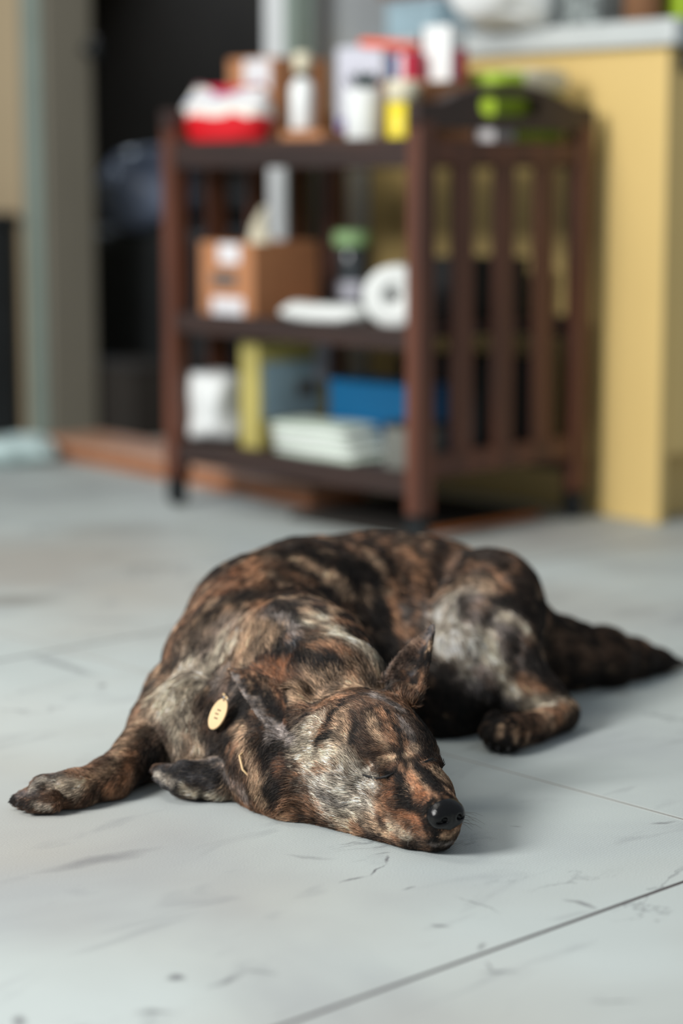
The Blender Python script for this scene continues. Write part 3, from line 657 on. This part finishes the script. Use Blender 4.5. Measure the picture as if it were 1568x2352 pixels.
# coat markings, with belly shade and ear light and shade painted in: colour, strength, half width in metres, and the line they follow over the body
MARK = [
 # --- trunk and shoulders
 ('D', .7, .07, [(600, 1300), (800, 1290), (980, 1280), (1120, 1320)]), ('K', .6, .05, [(760, 1330), (860, 1400), (890, 1480)]),
 ('T', .55, .035, [(470, 1450), (520, 1490), (560, 1460)]), ('G', .5, .03, [(500, 1480), (470, 1540)]),
 ('C', .75, .028, [(395, 1570), (385, 1620), (420, 1680)]), ('G', .6, .02, [(380, 1700), (450, 1710)]), ('S', .8, .006, [(382, 1640), (390, 1670)]), ('S', .6, .006, [(420, 1600), (432, 1640)]),
 ('C', .8, .026, [(400, 1590), (410, 1660), (440, 1700)]), ('T', .6, .02, [(440, 1710), (500, 1730)]), ('S', .8, .006, [(380, 1645), (388, 1672)]), ('D', .7, .010, [(475, 1530), (462, 1600), (478, 1680)]), ('D', .6, .010, [(500, 1600), (500, 1680), (520, 1730)]),
 ('O', .8, .014, [(560, 1300), (575, 1340), (600, 1360)]), ('R', .7, .014, [(520, 1335), (500, 1370)]), ('T', .6, .007, [(470, 1400), (450, 1440)]),
 ('K', .8, .012, [(540, 1290), (600, 1275), (660, 1265)]), ('K', .85, .013, [(640, 1330), (600, 1370), (540, 1385), (480, 1420)]), ('K', .7, .010, [(470, 1440), (440, 1480)]),
 ('O', .9, .011, [(575, 1405), (600, 1430)]), ('T', .8, .006, [(590, 1440), (600, 1460)]), ('T', .8, .012, [(680, 1295), (700, 1310), (740, 1330)]), ('O', .6, .010, [(650, 1330), (700, 1345)]),
 ('T', .6, .010, [(750, 1330), (780, 1370)]), ('K', .8, .012, [(700, 1270), (740, 1290), (790, 1310)]), ('K', .8, .010, [(820, 1300), (850, 1340), (850, 1400)]),
 ('B', .8, .012, [(780, 1255), (830, 1265)]), ('T', .6, .006, [(820, 1262), (850, 1290), (860, 1310)]), ('K', .9, .008, [(850, 1250), (880, 1290), (890, 1330)]),
 ('O', .8, .008, [(885, 1340), (895, 1400), (905, 1440)]), ('O', .5, .012, [(910, 1260), (930, 1300)]), ('K', .9, .009, [(915, 1330), (920, 1400), (925, 1440)]), ('K', .9, .016, [(860, 1430), (880, 1500), (890, 1540)]),
 ('O', .7, .010, [(945, 1290), (950, 1360)]), ('O', .8, .010, [(930, 1440), (945, 1500), (955, 1590)]), ('K', .7, .007, [(960, 1370), (965, 1440), (970, 1500)]), ('O', .6, .007, [(980, 1380), (985, 1430)]),
 ('K', .9, .014, [(990, 1235), (995, 1290), (1000, 1340)]), ('B', .8, .010, [(1030, 1260), (1020, 1310)]), ('K', .8, .008, [(1060, 1260), (1050, 1300)]), ('O', .7, .010, [(1070, 1300), (1120, 1310), (1150, 1340)]), ('D', .8, .014, [(1100, 1275), (1160, 1320), (1210, 1390)]),
 ('K', 1, .050, [(1010, 1560), (1060, 1620), (1020, 1680)]), ('K', 1, .03, [(1000, 1500), (1010, 1560), (1120, 1620), (1150, 1650)]), ('K', .9, .03, [(900, 1560), (960, 1640), (980, 1690)]),  # black belly: shade inside the curl painted into the coat
 # --- neck
 ('K', 1, .020, [(620, 1505), (680, 1530), (750, 1530), (800, 1535)]), ('S', .7, .014, [(620, 1415), (640, 1450), (700, 1490)]), ('K', .75, .016, [(640, 1400), (700, 1430), (760, 1480), (810, 1510)]),
 ('G', .7, .010, [(650, 1440), (690, 1465)]), ('T', .9, .012, [(550, 1500), (600, 1470), (630, 1480)]), ('C', .6, .012, [(500, 1500), (470, 1560), (530, 1500)]), ('T', .75, .010, [(560, 1530), (590, 1510)]), ('B', .7, .010, [(590, 1570), (650, 1580), (700, 1575)]),
 ('C', 1, .013, [(750, 1440), (800, 1470), (845, 1510), (868, 1545)]), ('T', .6, .007, [(720, 1420), (760, 1450)]), ('O', .6, .009, [(760, 1500), (810, 1530), (850, 1560)]), ('D', .8, .008, [(780, 1560), (830, 1550), (860, 1570)]),
 ('R', .6, .010, [(600, 1545), (650, 1560), (640, 1590)]), ('D', .8, .014, [(480, 1600), (500, 1650), (500, 1700)]), ('G', .5, .010, [(520, 1560), (560, 1580)]),
 ('T', .9, .009, [(560, 1660), (575, 1700), (590, 1750), (600, 1800)]), ('D', .8, .012, [(520, 1700), (560, 1760), (570, 1790)]), ('G', .6, .010, [(490, 1730), (560, 1800)]),
 ('O', .7, .012, [(600, 1830), (640, 1865), (670, 1850)]), ('T', .6, .008, [(600, 1780), (610, 1830)]), ('K', .9, .012, [(640, 1700), (650, 1760), (630, 1790)]), ('R', .5, .007, [(650, 1740), (665, 1780)]), ('K', .8, .007, [(680, 1700), (690, 1760), (650, 1810)]),
 # --- head
 ('B', .8, .05, [(800, 1640), (860, 1700)]), ('T', .85, .012, [(690, 1600), (760, 1590), (830, 1575), (880, 1580)]), ('O', .6, .007, [(700, 1630), (760, 1610), (820, 1600)]), ('B', .6, .006, [(720, 1650), (760, 1640)]),
 ('C', 1, .017, [(712, 1700), (725, 1735), (760, 1745)]), ('C', .7, .010, [(770, 1700), (800, 1760)]), ('T', .7, .010, [(790, 1640), (790, 1700)]),
 ('K', 1, .0045, [(742, 1705), (758, 1685), (768, 1650), (800, 1620)]), ('K', 1, .0055, [(745, 1700), (765, 1690)]), ('K', .95, .0045, [(815, 1640), (822, 1670), (815, 1710)]), ('K', .8, .004, [(800, 1610), (850, 1600), (900, 1615), (935, 1650)]),
 ('D', .8, .008, [(840, 1640), (850, 1680), (850, 1730)]), ('O', .9, .0045, [(880, 1640), (905, 1680), (915, 1715)]), ('T', .7, .004, [(850, 1650), (870, 1690), (890, 1720)]), ('O', .7, .004, [(900, 1600), (940, 1620), (955, 1650)]),
 ('D', .9, .012, [(920, 1640), (960, 1690), (985, 1740)]), ('G', .7, .005, [(925, 1660), (950, 1700), (960, 1730)]), ('G', .6, .006, [(880, 1605), (920, 1630)]), ('K', .95, .0035, [(895, 1640), (920, 1690), (928, 1740), (935, 1770)]),
 ('K', .7, .006, [(880, 1715), (905, 1725), (915, 1745)]), ('T', .8, .004, [(880, 1745), (900, 1745)]), ('T', .7, .005, [(940, 1740), (960, 1720)]), ('K', .9, .005, [(960, 1750), (985, 1740)]),
 ('K', 1, .0060, [(828, 1780), (865, 1786), (908, 1776)]), ('D', .7, .003, [(700, 1795), (760, 1792), (830, 1782)]),
 ('W', .95, .014, [(740, 1815), (800, 1805), (850, 1810)]), ('W', .9, .014, [(760, 1850), (820, 1840), (850, 1850)]), ('S', .75, .007, [(750, 1830), (790, 1860), (815, 1865)]), ('D', .7, .007, [(690, 1800), (720, 1830)]), ('K', .6, .007, [(690, 1840), (720, 1880), (780, 1900)]),
 ('C', .7, .008, [(790, 1885), (850, 1880)]), ('D', .8, .006, [(840, 1900), (900, 1935), (960, 1948)]), ('T', .7, .007, [(870, 1850), (900, 1880), (920, 1910)]), ('O', .8, .006, [(890, 1840), (880, 1870), (930, 1925)]),
 ('K', .9, .006, [(915, 1790), (925, 1830), (940, 1860)]), ('R', 1, .006, [(905, 1800), (900, 1850)]), ('R', 1, .007, [(955, 1790), (975, 1830), (980, 1850)]), ('O', .9, .004, [(950, 1775), (965, 1800)]), ('R', .9, .008, [(930, 1870), (960, 1880), (970, 1900)]), ('K', .8, .006, [(930, 1850), (970, 1862), (985, 1870)]),
 ('D', .9, .008, [(940, 1940), (1000, 1935), (1040, 1930)]), ('K', .95, .006, [(985, 1780), (1010, 1810), (1040, 1840)]), ('T', .5, .003, [(945, 1760), (985, 1815)]), ('K', 1, .008, [(968, 1768), (990, 1800), (1015, 1835)]), ('K', 1, .009, [(985, 1850), (990, 1885), (1005, 1925)]), ('T', .8, .006, [(850, 1880), (890, 1915)]), ('C', .5, .005, [(900, 1895), (940, 1920)]), ('K', 1, .006, [(922, 1785), (928, 1820), (945, 1855)]), ('K', 1, .008, [(1000, 1840), (995, 1880), (1010, 1910)]), ('K', .9, .005, [(980, 1900), (1000, 1935)]), ('G', .7, .003, [(1000, 1940), (1045, 1932)]),
 # --- ears
 ('K', 1, .018, [(545, 1565), (590, 1610), (650, 1640), (650, 1700)]), ('G', .95, .007, [(535, 1555), (560, 1590), (600, 1640), (640, 1670), (680, 1700)]), ('R', .5, .004, [(640, 1610), (660, 1640), (665, 1660)]), ('K', .9, .008, [(620, 1600), (650, 1650)]), ('K', .9, .006, [(560, 1620), (610, 1700), (640, 1740)]),  # near ear: grey rim painted as lit, black strip as shadow below
 ('G', .9, .006, [(690, 1690), (670, 1690), (640, 1690)]), ('G', .6, .010, [(880, 1560), (930, 1510), (985, 1445)]), ('B', .7, .007, [(890, 1560), (930, 1510), (985, 1445)]), ('S', .8, .005, [(950, 1540), (975, 1490), (992, 1442)]), ('K', .8, .005, [(948, 1570), (950, 1600)]),
 # --- haunch and hind leg
 ('G', .75, .05, [(1060, 1400), (1120, 1500)]), ('W', 1, .014, [(1015, 1400), (1010, 1440), (1012, 1490)]), ('W', .9, .012, [(1050, 1440), (1070, 1460)]), ('T', .7, .014, [(1050, 1350), (1100, 1340)]), ('W', .5, .010, [(1035, 1370), (1060, 1355)]),
 ('K', .8, .006, [(1060, 1385), (1050, 1420)]), ('K', .85, .007, [(1130, 1370), (1155, 1365)]), ('K', .8, .006, [(1105, 1400), (1100, 1430)]), ('K', .8, .006, [(1035, 1470), (1030, 1510), (1060, 1540)]), ('D', .7, .005, [(1020, 1390), (1040, 1400)]),
 ('C', 1, .010, [(1120, 1470), (1130, 1510), (1150, 1550), (1180, 1580)]), ('K', .85, .007, [(1165, 1450), (1163, 1500), (1170, 1540)]), ('C', .6, .009, [(1145, 1410), (1190, 1430)]), ('K', .7, .008, [(1200, 1490), (1215, 1530)]), ('O', .8, .010, [(1190, 1560), (1240, 1590)]),
 ('D', .85, .014, [(1210, 1400), (1240, 1480), (1265, 1560)]), ('C', .8, .008, [(1200, 1605), (1250, 1612), (1280, 1605)]), ('S', .6, .008, [(1080, 1560), (1120, 1590), (1170, 1610)]), ('O', .9, .009, [(1285, 1620), (1275, 1655)]), ('D', .9, .007, [(1305, 1640), (1290, 1670), (1220, 1695)]), ('B', .7, .010, [(1200, 1650), (1250, 1650)]),
 ('K', 1, .020, [(1120, 1670), (1140, 1700), (1190, 1710)]), ('T', .8, .0035, [(1150, 1665), (1150, 1690)]), ('T', .5, .003, [(1185, 1680), (1188, 1700)]),
 ('K', 1, .013, [(975, 1520), (1000, 1570), (1050, 1610), (1100, 1640), (1130, 1650)]), ('W', .9, .013, [(1025, 1400), (1040, 1470), (1060, 1510)]), ('C', .6, .010, [(1100, 1440), (1110, 1500)]),  # black along the haunch edge continues the painted belly shade
 # --- tail
 ('D', .9, .05, [(1280, 1500), (1400, 1510), (1560, 1520)]), ('K', .8, .018, [(1330, 1560), (1430, 1550), (1540, 1520)]), ('B', .6, .016, [(1270, 1450), (1330, 1500), (1400, 1500)]),
 # --- forelegs
 ('B', .7, .04, [(350, 1680), (280, 1760), (160, 1810), (60, 1830)]), ('T', .5, .010, [(330, 1650), (290, 1700)]), ('O', .8, .008, [(310, 1730), (290, 1790), (250, 1810)]), ('K', .7, .010, [(350, 1680), (345, 1760)]), ('K', .9, .012, [(355, 1720), (330, 1780)]),
 ('T', .7, .006, [(300, 1700), (270, 1760), (200, 1800)]), ('C', .6, .010, [(110, 1790), (180, 1800)]), ('S', .8, .010, [(40, 1830), (80, 1810), (140, 1775)]), ('W', .6, .0035, [(75, 1810), (110, 1790)]), ('W', .6, .0035, [(80, 1845), (120, 1855)]), ('K', .9, .007, [(30, 1840), (70, 1850)]),
 ('S', .95, .022, [(370, 1780), (420, 1770), (480, 1780)]), ('K', .7, .010, [(400, 1770), (480, 1770), (530, 1800)]), ('C', .9, .005, [(430, 1815), (480, 1825), (545, 1828)]), ('W', .5, .004, [(360, 1775), (400, 1800)]),
]
segs = []
for c, st_, r, pl_ in MARK:
    h = [np.array(hit(*q)[0]) for q in pl_]
    segs.append((PAL[c], st_, r, h))
def coat(p, tg=None):
    pa = p if tg is None else p-tg*(np.sum(p*tg, 1)*.8)[:, None]
    n1 = fbm(p*42, 3, 5); n2 = fbm(p*110, 2, 9)
    cx = np.array(P(930, 1640, 2.36)); ang = np.arctan2(p[:, 1]-cx[1], p[:, 0]-cx[0]); rad = np.hypot(p[:, 0]-cx[0], p[:, 1]-cx[1])
    st = fbm(np.stack([ang*9, rad*10, p[:, 2]*12], 1)+n1[:, None]*.9, 3, 3)
    col = PAL['D']*np.ones((len(p), 1)); m = sstep(st, .46, .62)[:, None]
    col = col*(1-m)+(PAL['B']*.6+PAL['O']*.4)*m
    m = sstep(n1, .55, .72)[:, None]*.7; col = col*(1-m)+PAL['T']*m
    m = sstep(n1, .45, .30)[:, None]*.8; col = col*(1-m)+PAL['K']*m
    wj = (fbm(p*80, 3, 21)-.5); fj = (fbm(pa*np.array([1, 1, 1])*260, 2, 51)-.5)*2.0
    for c, s_, r, h in segs:
        d = np.full(len(p), 9.0)
        lo, hi = np.min(h, 0)-2.4*r, np.max(h, 0)+2.4*r
        k = np.where(np.all((p > lo) & (p < hi), 1))[0]
        if not len(k): continue
        q = p[k]; dd = np.full(len(k), 9.0)
        for a, b_ in zip(h, h[1:]) if len(h) > 1 else [(h[0], h[0])]:
            ab = b_-a; t = np.clip(((q-a)@ab)/max(1e-9, ab@ab), 0, 1); dd = np.minimum(dd, np.linalg.norm(q-a-t[:, None]*ab, axis=1))
        wgt = (min(1, s_*1.02)*sstep(dd/r+wj[k]*2.3+fj[k], 1.55, .35))[:, None]; col[k] = col[k]*(1-wgt)+c*wgt
    m = (.62+.76*n2)[:, None]*(.8+.4*fbm(p*260, 1, 31))[:, None]
    mf = fbm(p*np.array([105, 105, 105]), 2, 61)*.6+fbm(pa*150, 2, 63)*.4
    k = sstep(mf, .50, .60)[:, None]*.58; col = col*(1-k)+(PAL['K']*.8+PAL['D']*.2)*k
    col = col*(1+.55*sstep(mf, .50, .38))[:, None]
    fn = fbm(pa*300, 2, 41)
    k = sstep(fn, .50, .68)[:, None]*.72; col = col*(1-k)+(PAL['K']*.7+PAL['D']*.3)*k
    k = sstep(fn, .42, .28)[:, None]*.35; col = col*(1-k)+(PAL['T']*(.6*np.minimum(1, col.mean(1)/.12))[:, None]+col*.9)*k
    return np.clip(col*m, .002, .9)
ca = body.data.attributes.new('coat', 'FLOAT_COLOR', 'POINT')
cc = coat(VV.astype(np.float64)); ca.data.foreach_set('color', np.concatenate([cc*.8, np.ones((len(cc), 1))], 1).astype(np.float32).ravel())

# ---- fur: combed strands rooted all over the body
COMB = [(1030, 1830, -.5, -.85, .003), (1000, 1900, -1, .1, .003), (960, 1870, -.95, .2, .005), (950, 1935, -1, .1, .005), (900, 1850, -.97, .05, .007), (970, 1790, -.4, -.9, .005), (935, 1750, -.2, -1, .005), (880, 1650, -.25, -.97, .008), (960, 1680, .0, -1, .006),
 (870, 1760, -.8, -.3, .004), (820, 1700, -.6, -.8, .008), (780, 1620, -.6, -.75, .010), (850, 1590, -.35, -.9, .011), (740, 1720, -1, -.15, .011), (740, 1830, -.93, -.3, .012), (820, 1850, -.96, -.22, .010), (700, 1870, -.85, -.1, .014), (640, 1850, -.6, .5, .015),
 (700, 1520, -.42, -.9, .020), (640, 1440, -.35, -.93, .020), (780, 1490, -.5, -.85, .022), (840, 1520, -.55, -.8, .022), (720, 1580, -.55, -.8, .016), (640, 1600, -.7, -.7, .016), (540, 1500, -.05, -1, .018), (480, 1450, .15, -1, .016), (560, 1360, .35, -.93, .015), (640, 1290, .6, -.8, .014), (740, 1340, .5, -.6, .015),
 (850, 1280, 1, .1, .014), (880, 1400, .5, .85, .014), (950, 1500, .3, .95, .013), (980, 1300, .8, .55, .014), (1100, 1300, .85, .5, .013), (1050, 1600, .6, .6, .010), (1000, 1680, .6, .3, .008),
 (1040, 1400, .2, .98, .012), (1100, 1480, .45, .9, .012), (1200, 1420, .5, .87, .012), (1200, 1550, .7, .7, .010), (1260, 1610, .8, .6, .008), (1290, 1645, .1, 1, .006), (1220, 1670, -1, .2, .006), (1140, 1690, -.8, .6, .005), (1270, 1480, .9, .4, .016), (1400, 1510, 1, .1, .020), (1490, 1518, 1, .1, .010), (1555, 1522, 1, .05, .005),
 (400, 1600, -.1, 1, .015), (440, 1680, .1, 1, .014), (520, 1620, -.1, 1, .017), (590, 1720, .0, 1, .016), (540, 1780, .3, .95, .013), (340, 1680, -.6, .8, .009), (250, 1780, -.9, .4, .008), (120, 1810, -1, .2, .007), (50, 1835, -1, .2, .004), (470, 1790, -1, .05, .007), (380, 1780, -1, -.1, .004),
 (600, 1640, -.8, -.55, .006), (545, 1560, -.8, -.55, .004), (670, 1690, -.9, -.2, .010), (920, 1530, .5, -.85, .004), (975, 1470, .4, -.9, .002), (940, 1500, .4, -.9, .003), (900, 1580, .2, -.95, .010)]
ca_p = []; ca_v = []; ca_l = []
RGT = np.array([1, 0, 0]); UPV = np.array([0, SP, CP])
for px, py, dx, dy, ln in COMB:
    h = hit(px, py)[0]; ca_p.append(np.array(h)); v = RGT*dx-UPV*dy; v = v/np.linalg.norm(v); ca_v.append(v); ca_l.append(ln)
ca_p, ca_v, ca_l = np.array(ca_p), np.array(ca_v), np.array(ca_l)
def fur(N):
    rs = np.random.RandomState(4)
    T = np.concatenate([F[:, [0, 1, 2]], F[:, [0, 2, 3]]]); a, b_, c = VV[T[:, 0]].astype(float), VV[T[:, 1]].astype(float), VV[T[:, 2]].astype(float)
    nr = np.cross(b_-a, c-a); ar = np.linalg.norm(nr, axis=1); nu = nr/np.maximum(ar, 1e-12)[:, None]
    cen = (a+b_+c)/3; vw = np.array([0, 0, CAM_H])-cen; dist = np.linalg.norm(vw, axis=1); vis = np.sum(nu*vw, 1)/dist
    wt_ = ar*np.where(vis > -.15, 1, .22)*np.where((cen[:, 2] < .002), 0, 1)*np.where((cen[:, 1] < 2.26), 2.0, 1)
    cdf = np.cumsum(wt_); k = np.searchsorted(cdf, rs.rand(N)*cdf[-1]); k = np.minimum(k, len(T)-1)
    u, v = rs.rand(N), rs.rand(N); fl = u+v > 1; u[fl], v[fl] = 1-u[fl], 1-v[fl]
    p = a[k]+(b_[k]-a[k])*u[:, None]+(c[k]-a[k])*v[:, None]; n = nu[k]
    W = 0; Lg = np.zeros(N); dv = np.zeros((N, 3))
    for q, vec, ln in zip(ca_p, ca_v, ca_l):
        w_ = 1/(np.sum((p-q)**2, 1)+.00005)**2.2; dv += w_[:, None]*vec; Lg += w_*ln; W = W+w_
    Lg /= W
    for a_, b_2, t_ in ((NA, NB, NT), (FA, FB, FT)):
        c0 = np.array((a_+b_2)/2); ab = np.array(t_)-c0; tt = ((p-c0)@ab)/(ab@ab); dd = np.linalg.norm(p-c0-np.clip(tt, 0, 1)[:, None]*ab, axis=1)
        on = (tt > .12) & (dd < .034*(1-.6*np.clip(tt, 0, 1))); Lg[on] = np.minimum(Lg[on], .0042-.002*np.clip(tt[on], 0, 1))
    dv /= np.linalg.norm(dv, axis=1)[:, None]+1e-9
    tw = (fbm(p*55, 2, 77)-.5)*1.1
    tg = dv-np.sum(dv*n, 1)[:, None]*n; tg /= np.linalg.norm(tg, axis=1)[:, None]+1e-6
    bt = np.cross(n, tg); tg = tg+bt*(tw+rs.normal(0, .13, N))[:, None]; tg /= np.linalg.norm(tg, axis=1)[:, None]
    col = coat(p, tg)
    # strands of one lock lean together and share a tone
    tone = rs.lognormal(0, .34, N); tick = rs.rand(N) < .13
    lum = col.mean(1); col = col*tone[:, None]; col[tick] = col[tick]*.55+(np.array([.34, .265, .20])*(.18+.82*np.minimum(1, lum[tick]/.10))[:, None])*.45
    dk = rs.rand(N) < .16; col[dk] *= .30
    Lg = Lg*rs.uniform(.7, 1.2, N); lift = (.20+.12*rs.rand(N))+.18*fbm(p*70, 1, 3)
    keep = np.ones(N, bool)
    for q, r in SKIP: keep &= np.linalg.norm(p-np.array(q), axis=1) > r
    p, n, tg, col, Lg, lift = p[keep], n[keep], tg[keep], col[keep], Lg[keep], lift[keep]; N = len(p)
    K = 4; ts = np.linspace(0, 1, K); pts = np.empty((N, K, 3))
    for i, t in enumerate(ts): pts[:, i] = p+tg*(Lg*t*.95)[:, None]+n*(Lg*lift*(t*1.5-.75*t*t)*1.0-.0006)[:, None]-np.array([0, 0, 1])*(Lg*.10*t*t)[:, None]
    pts[:, :, 2] = np.maximum(pts[:, :, 2], .0008)
    hc = bpy.data.hair_curves.new('fur'); hc.add_curves([K]*N)
    hc.attributes['position'].data.foreach_set('vector', pts.astype(np.float32).ravel()) if 'position' in hc.attributes else hc.points.foreach_set('position', pts.astype(np.float32).ravel())
    ra = hc.attributes.get('radius') or hc.attributes.new('radius', 'FLOAT', 'POINT')
    rad = np.tile(np.array([.00021, .00019, .00013, .00004]), (N, 1))*np.clip(Lg/.010, .6, 1.15)[:, None]
    ra.data.foreach_set('value', rad.astype(np.float32).ravel())
    at_ = hc.attributes.new('tint', 'FLOAT_COLOR', 'CURVE'); at_.data.foreach_set('color', np.concatenate([np.clip(col, 0, 1), np.ones((N, 1))], 1).astype(np.float32).ravel())
    m, nt, b = nodes('brindle_fur'); at = nt.nodes.new('ShaderNodeAttribute'); at.attribute_name = 'tint'; nt.links.new(at.outputs['Color'], b.inputs['Base Color'])
    b.inputs['Roughness'].default_value = .48; b.inputs['Specular IOR Level'].default_value = .2
    hc.materials.append(m)
    o = bpy.data.objects.new('fur', hc); C.objects.link(o); o.parent = dog; return o
# ---- nose leather
NF = Field(tuple(H(.172, 0, .04)-Vector((.036,)*3)), tuple(H(.172, 0, .04)+Vector((.036,)*3)), .0009)
hell(H(.1765, 0, .0395), pitch_ax(12), (.0150, .0178, .0140), .004, F_=NF)
for s in (-1, 1):
    hell(H(.181, s*.0085, .0375), hax, (.0085, .0085, .0095), .004, F_=NF)
    hell(H(.192, s*.0075, .0375), hax, (.006, .0034, .0030), .0016, True, NF)
    hell(H(.189, s*.0125, .0355), hax, (.004, .0035, .0013), .0012, True, NF)
hell(H(.180, 0, .030), pitch_ax(20), (.007, .007, .008), .004, F_=NF)
NF.cone(H(.1925, 0, .047), H(.190, 0, .018), .0009, .0007, .0016, cut=True)
nv, nf_ = NF.mesh()
nose_m = mat('black_nose_leather', (9, 9, 10), .2, .35, 700, spec=.3, bump=.12)
nose = to_mesh('nose', nv, nf_, nose_m, dog); nose['label'] = 'shiny black nose'
SKIP = [(H(.176, 0, .040), .0165)]
# ---- closed eyelids, lashes, whiskers, claws
lid_m = mat('black_eyelid_rim', (14, 13, 14), .7); claw_m = mat('dark_claw', (34, 32, 32), .35)
for pl_, ns in (([(832, 1779), (848, 1784), (866, 1787), (886, 1784), (905, 1776)], 9), ([(966, 1752), (976, 1751), (986, 1746), (992, 1742)], 6)):
    h = [hit(*q, off=.0003) for q in pl_]; pts = [q[0] for q in h]
    e = obj('eyelid', tube(bmesh.new(), pts, [.0005]+[.0014]*(len(pts)-2)+[.0008], 8), lid_m, dog, True)
    SKIP += [(q, .0016) for q in pts]+[((pts[i]+pts[i+1])/2, .0016) for i in range(len(pts)-1)]
    bm = bmesh.new()
    for k in range(ns):
        t = k/(ns-1)*(len(pts)-1); i = min(int(t), len(pts)-2); q = pts[i].lerp(pts[i+1], t-i); n = h[i][1]
        d = (n*.6+hf*.35-hu*.55).normalized(); L_ = rnd.uniform(.004, .007)
        tube(bm, [q, q+d*L_*.5, q+d*L_+hf*.001], [.00022, .00018, .00006], 4)
    obj('lashes', bm, lid_m, e)
wh_m = mat('pale_whisker', (120, 112, 104), .4)
for k in range(14):
    s = 1 if k < 10 else -1
    q = H(.150+.004*(k % 4), s*.0195, .022+.004*(k % 3)); d = (hf*rnd.uniform(.2, .9)+hl*s*rnd.uniform(.5, 1)+hu*rnd.uniform(-.25, .35)).normalized(); L_ = rnd.uniform(.02, .036)
    pt = [q, q+d*L_*.4, q+d*L_*.75-hu*.002, q+d*L_-hu*.006]
    for z in pt: z.z = max(z.z, .001)
    obj('whisker', tube(bmesh.new(), pt, [.00022, .0002, .00014, .00006], 5), wh_m, dog, True)
def claw(a, b_, r=.0022):
    a, b_ = Vector(a), Vector(b_); m_ = (a+b_)/2+Vector((0, 0, .0012)); obj('claw', tube(bmesh.new(), [a, m_, b_], [r, r*.8, r*.2], 8), claw_m, dog, True)
for dx, dy, dd in ((-4, 0, 0), (12, 14, -.012), (8, -12, .014), (30, 22, -.020)): claw(P(38+dx, 1836+dy*.6, 2.134+dd), P(22+dx, 1844+dy*.6, 2.133+dd))
for dx, dy, dd in ((-6, -10, .010), (0, 4, 0), (14, 17, -.010)): claw(P(362+dx, 1780+dy, 2.176+dd), P(347+dx, 1784+dy, 2.175+dd))
for dx, dy, dd in ((-24, 6, .002), (-4, 14, -.006), (20, 16, -.012)): claw(P(1150+dx, 1702+dy, 2.350+dd), P(1144+dx, 1712+dy, 2.346+dd))
if FUR: fur(600000)
# ------------------------------------------------------------------ collar with its wooden tag
col_ = empty('collar', hit(535, 1620)[0]); tag(col_, 'thin tan cord collar with an oval wooden tag on the brindle dog', 'collar')
def rel(v): return v-col_.location
cp = [rel(hit(x, y, .0095 if 1735 < y < 1775 else (.006 if y < 1610 else -.002))[0]) for x, y in ((520, 1600), (536, 1622), (546, 1660), (556, 1700), (561, 1722), (565, 1740), (572, 1768), (584, 1800))]
obj('cord', tube(bmesh.new(), cp, .0011, 8), M['wtag'], col_, True)
tc_ = hit(523, 1656, .016)[0]; vd = (EYE0-tc_).normalized()
zu = (UPV*.88+RGT*.42); zu = Vector(zu).normalized(); nn = (vd+Vector((-1.0, 0, .1))).normalized(); xs = zu.cross(nn).normalized(); nn = xs.cross(zu).normalized()
bm = bmesh.new(); rg = []
for t, o_ in ((-.0012, .96), (-.0009, 1), (.0009, 1), (.0012, .96)): rg.append([bm.verts.new((  .0108*o_*math.cos(2*math.pi*i/40), t, .0175*o_*math.sin(2*math.pi*i/40))) for i in range(40)])
for a, b_ in zip(rg, rg[1:]):
    for i in range(40): bm.faces.new((a[i], a[(i+1) % 40], b_[(i+1) % 40], b_[i]))
bm.faces.new(rg[0]); bm.faces.new(rg[-1][::-1])
tg_ = obj('tag_disc', bm, M['wtag'], col_); tg_['label'] = 'pale oval wooden disc with dark engraved marks'
mw = Matrix((xs, -nn, zu)).transposed().to_4x4(); mw.translation = rel(tc_); tg_.matrix_local = mw
bm = bmesh.new()
for x, z in ((.0, .004), (-.0008, -.0005), (.0006, -.005)):
    box(bm, x-.0022, x-.0006, -.0016, -.0011, z-.0008, z+.0008, ); box(bm, x+.0006, x+.0022, -.0016, -.0011, z-.0004, z+.0012)
obj('engraved_marks', bm, M['ink'], tg_)
bm = bmesh.new(); rc = rel(tc_)+zu*.0185; n = 20
tube(bm, [rc+(zu*math.cos(2*math.pi*i/n)+nn*math.sin(2*math.pi*i/n))*.0035 for i in range(n+1)], .0006, 6); obj('ring', bm, M['metal'], col_, True)
